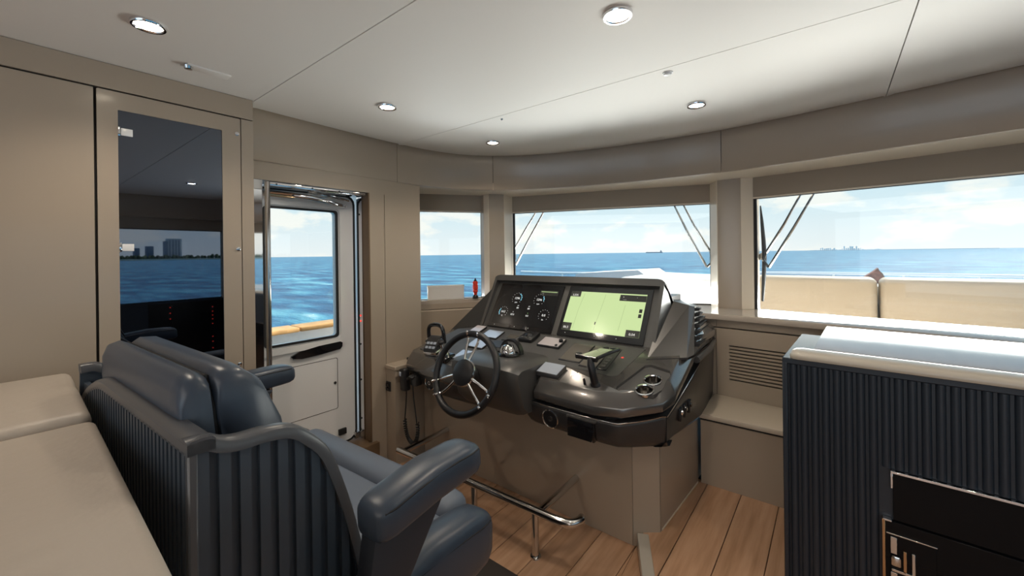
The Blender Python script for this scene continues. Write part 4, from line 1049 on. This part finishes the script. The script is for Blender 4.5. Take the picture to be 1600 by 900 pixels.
# ================================================================== SMALL THINGS ON THE SILL
bx = thing('carton', 'white carton standing on the sill of the small corner window', 'box', (-2.43, 2.21, .988))
pA, pB = Vector((-2.555, 2.135)), Vector((-2.388, 2.376)); t_ = (pB-pA).normalized(); n_ = Vector((-t_.y, t_.x))
prism('box_body', 'paper', bx, [tuple(pA), tuple(pB), tuple(pB+n_*.045), tuple(pA+n_*.045)], .988, 1.098, .003, 1)
prism('box_lid', 'paper', bx, [tuple(pA-n_*.002-t_*.002), tuple(pB-n_*.002+t_*.002), tuple(pB+n_*.047+t_*.002), tuple(pA+n_*.047-t_*.002)], 1.085, 1.103, .002, 1)
fl = thing('marine_light', 'red ribbed lantern with black base on the corner window sill', 'lantern', (-2.335, 2.455, .988))
mx = Matrix.Translation((-2.335, 2.455, .988))
MB().lathe([(.022, 0), (.024, .010), (.020, .022), (.013, .030)], mx, 20).build('base', 'black', fl)
MB().lathe([(.012, .028), (.016, .04), (.016, .05), (.021, .054), (.021, .066), (.018, .068), (.018, .072), (.022, .075), (.022, .110), (.019, .112), (.019, .116), (.021, .118), (.021, .135), (.016, .142)], mx, 20).build('body', 'red', fl)
MB().lathe([(.012, .140), (.012, .150), (.006, .156), (.005, .166), (.001, .167)], mx, 16).build('cap', 'black', fl)

# ================================================================== OUTSIDE THE WINDOWS
def wiper(name, label, arms, blade, pivot):
    w = thing(name, label, 'wiper', pivot, 0, 'windscreen wipers')
    for a_ in arms: MB().tube(a_, [.0065]+[.009]*(len(a_)-1), 8).build('arm', 'steel', w)
    if blade: MB().tube(blade, [.004, .010, .013, .014, .012, .008], 8).build('blade', 'rubber', w)
    MB().lathe([(.020, -.02), (.020, .02), (.010, .03)], Matrix.Translation(pivot), 12).build('pivot', 'steel', w)
    return w
wiper('windscreen_wiper', 'twin-rod wiper at the left edge of the wide centre window', [[(-1.995, 2.885, 1.735), (-2.10, 2.855, 1.57), (-2.209, 2.822, 1.39)], [(-1.93, 2.905, 1.735), (-2.08, 2.862, 1.47), (-2.196, 2.828, 1.26)], [(-2.209, 2.822, 1.39), (-2.215, 2.82, 1.32), (-2.196, 2.828, 1.26)]], None, (-2.22, 2.84, 1.32))
wiper('windscreen_wiper', 'twin-rod wiper at the right edge of the wide centre window', [[(-.968, 3.23, 1.735), (-.86, 3.26, 1.48), (-.745, 3.297, 1.235)], [(-.905, 3.25, 1.735), (-.82, 3.275, 1.54), (-.722, 3.305, 1.352)], [(-.722, 3.305, 1.352), (-.715, 3.305, 1.27), (-.745, 3.297, 1.235)]], None, (-.715, 3.33, 1.29))
wiper('windscreen_wiper', 'twin-rod wiper with long black blade in the right-hand window', [[(-.150, 3.20, 1.735), (-.25, 3.215, 1.53), (-.357, 3.225, 1.34)], [(-.080, 3.19, 1.735), (-.20, 3.205, 1.50), (-.343, 3.224, 1.24)], [(-.357, 3.225, 1.34), (-.372, 3.225, 1.29), (-.343, 3.224, 1.24)]],
      [(-.388, 3.235, 1.660), (-.380, 3.235, 1.55), (-.372, 3.235, 1.42), (-.368, 3.235, 1.30), (-.374, 3.235, 1.15), (-.382, 3.235, 1.008)], (-.38, 3.26, 1.31))
# side deck, bulwark
deck = thing('boat_hull', 'white yacht decks, bulwark and teak cap rail seen outside the windows', 'boat', (0, 2, -.2))
prism('side_deck', 'deck', deck, [(-3.34, -4), (-2.48, -4), (-2.48, 1.9), (-2.9, 3.2), (-3.34, 3.2)], -.10, -.03)
prism('bulwark', 'white', deck, [(-3.40, -4), (-3.30, -4), (-3.30, 3.0), (-2.3, 8.4), (-2.38, 8.45), (-3.40, 3.0)], -.10, .765)
for y0, y1 in ((-1.0, 1.452), (1.458, 4.0)):
    pts = [(-3.46, y0), (-3.26, y0), (-3.26, min(y1, 3.0))]+([(-3.07, 4.0), (-3.25, 4.0)] if y1 > 3 else [])+[(-3.46, min(y1, 3.0))]
    prism('cap_rail', 'teak', deck, pts, .765, .80, .010, 2)
prism('foredeck', 'white_cover', deck, [(-2.9, 3.0), (-2.55, 2.6), (-.56, 3.42), (1.5, 3.15), (2.6, 2.2), (2.9, 3.0), (1.3, 7.3), (.2, 7.8), (-1.2, 6.9)], .30, .52, .02, 1)
prism('seat_module', 'white_cover', deck, [(-1.62, 3.70), (-.50, 3.84), (-.50, 4.6), (-1.62, 4.6)], .60, 1.118, .035, 3)
prism('dash_cowl', 'white', deck, [(-2.3, 2.9), (-.6, 3.36), (-.60, 3.50), (-2.35, 3.05)], .55, .90, .02, 2)
# outdoor cushions
cs = [(-.545, .248, 'beige outdoor backrest cushion beyond the right window, left one'), (.262, 1.08, 'beige outdoor backrest cushion beyond the right window, right one')]
for x0, x1, lb_ in cs:
    c_ = thing('deck_cushion', lb_, 'cushion', ((x0+x1)/2, 4.0, .6), 0, 'foredeck backrest cushions')
    rbox(x0, x1, 3.90, 4.14, .60, 1.145, .045, 4).build('pad', 'cushion', c_, angle=60)
    MB().tube([(x0+.02, 3.905, 1.10), (x1-.02, 3.905, 1.10)], .003, 5).build('piping', 'cushion', c_)
cv_ = thing('covered_pad', 'white covered sunpad on the bow beyond the centre window', 'cover', (-2.7, 6, .6))
b = MB(); b.loft([[(-3.50, y, .86), (-3.33, y, 1.02), (-2.30, y, 1.085), (-2.20, y, 1.02), (-1.5, y, .99), (-1.5, y, .60), (-3.5, y, .60)] for y in (5.95, 6.9)]); b.build('cover', 'white_cover', cv_, angle=20)
bg = thing('woven_bag', 'brown folded bag lying on top of the outdoor cushions', 'bag', (.26, 4.5, 1.06))
b = MB(); b.loft([[(.16, y, 1.08), (.20, y, 1.125), (.26, y, 1.175), (.285, y, 1.20), (.30, y, 1.16), (.33, y, 1.08)] for y in (4.44, 4.56)]); b.build('fabric', 'bag', bg, angle=50)
MB().tube([(.275, 4.5, 1.19), (.31, 4.5, 1.15), (.335, 4.5, 1.09)], .008, 6).build('strap', 'brown', bg)
box('ledge', 'white_cover', deck, -.50, 1.6, 4.15, 4.7, .60, 1.075, .02)
rl = thing('bow_rail', 'white tubular bow railing beyond the windows', 'railing', (0, 7, .6))
MB().tube([(-5.0, 6.6, .99), (-4.2, 6.9, .965), (-3.3, 7.2, .97)], .022, 8).build('top_tube', 'white', rl)
MB().tube([(-1.2, 7.6, 1.005), (.0, 7.4, 1.02), (1.3, 6.9, 1.04), (2.6, 6.2, 1.06)], .020, 8).build('top_tube', 'white', rl)
for x, y, z in ((-4.2, 6.9, .965), (-3.4, 7.15, .97), (-1.0, 7.57, 1.0), (0, 7.4, 1.02), (.7, 7.15, 1.03), (1.3, 6.9, 1.04), (2.2, 6.4, 1.05)):
    MB().tube([(x, y, .50), (x, y, z)], .014, 8).build('stanchion', 'white', rl)

# ================================================================== SEA, SHIP, SHORES
ZS = -3.2
sea = MB()
rad = [0, 30, 120, 500, 2000, 8000, 30000, 80000]
seg = 96
V = [(0, 0, ZS)]; F = []
for r_ in rad[1:]: V += [(r_*math.cos(2*PI*i/seg), r_*math.sin(2*PI*i/seg), ZS) for i in range(seg)]
for i in range(seg): F.append((0, 1+i, 1+(i+1) % seg))
for j in range(len(rad)-2):
    for i in range(seg):
        a0 = 1+j*seg; b0 = a0+seg; F.append((a0+i, b0+i, b0+(i+1) % seg, a0+(i+1) % seg))
sea.add(V, F); so = sea.build('sea', 'sea', None); struct(so)
def polar(az_from_fwd, dist): a_ = math.radians(az_from_fwd); return Vector((math.sin(a_)*dist, math.cos(a_)*dist, ZS))
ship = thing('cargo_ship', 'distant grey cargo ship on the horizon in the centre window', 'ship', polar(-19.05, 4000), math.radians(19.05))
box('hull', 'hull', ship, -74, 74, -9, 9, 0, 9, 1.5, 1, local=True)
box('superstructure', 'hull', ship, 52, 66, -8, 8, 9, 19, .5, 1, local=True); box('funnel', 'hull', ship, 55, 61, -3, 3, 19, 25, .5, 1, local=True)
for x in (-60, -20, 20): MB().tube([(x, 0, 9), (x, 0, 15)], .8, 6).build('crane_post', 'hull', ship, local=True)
# faint city skyline ahead to starboard
random.seed(3)
sky = thing('city_skyline', 'pale hazy city skyline on the horizon in the right window', 'skyline', polar(3, 9000), math.radians(-3))
towers = []
for i in range(34):
    az = -1.6+.17*i; h = random.uniform(8, 22)
    if -1.2 < az < .2: h = random.uniform(20, 48)
    if .7 < az < 2.4: h = random.uniform(24, 72)
    x = math.tan(math.radians(az-3))*9000; w = random.uniform(10, 26)
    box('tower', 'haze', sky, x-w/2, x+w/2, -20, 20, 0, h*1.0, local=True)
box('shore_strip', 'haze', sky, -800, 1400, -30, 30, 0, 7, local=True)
# beach to starboard, seen mirrored in the cabinet glass
sh = thing('beach_shore', 'distant beach with trees and towers mirrored in the dark cabinet glass', 'shore', (1500, 0, ZS))
box('sand', 'sand', sh, 1500, 1560, -200, 900, ZS, ZS+4.0)
for i in range(120):
    y = 60+i*5.2; h = random.uniform(7, 13)+ (3 if i > 70 else 0)
    b = MB(); b.lathe([(4, 0), (5, h*.5), (3.4, h*.9), (.5, h)], Matrix.Translation((1565+random.uniform(0, 30), y, ZS+3)), 6); b.build('tree', 'green', sh, smooth=True)
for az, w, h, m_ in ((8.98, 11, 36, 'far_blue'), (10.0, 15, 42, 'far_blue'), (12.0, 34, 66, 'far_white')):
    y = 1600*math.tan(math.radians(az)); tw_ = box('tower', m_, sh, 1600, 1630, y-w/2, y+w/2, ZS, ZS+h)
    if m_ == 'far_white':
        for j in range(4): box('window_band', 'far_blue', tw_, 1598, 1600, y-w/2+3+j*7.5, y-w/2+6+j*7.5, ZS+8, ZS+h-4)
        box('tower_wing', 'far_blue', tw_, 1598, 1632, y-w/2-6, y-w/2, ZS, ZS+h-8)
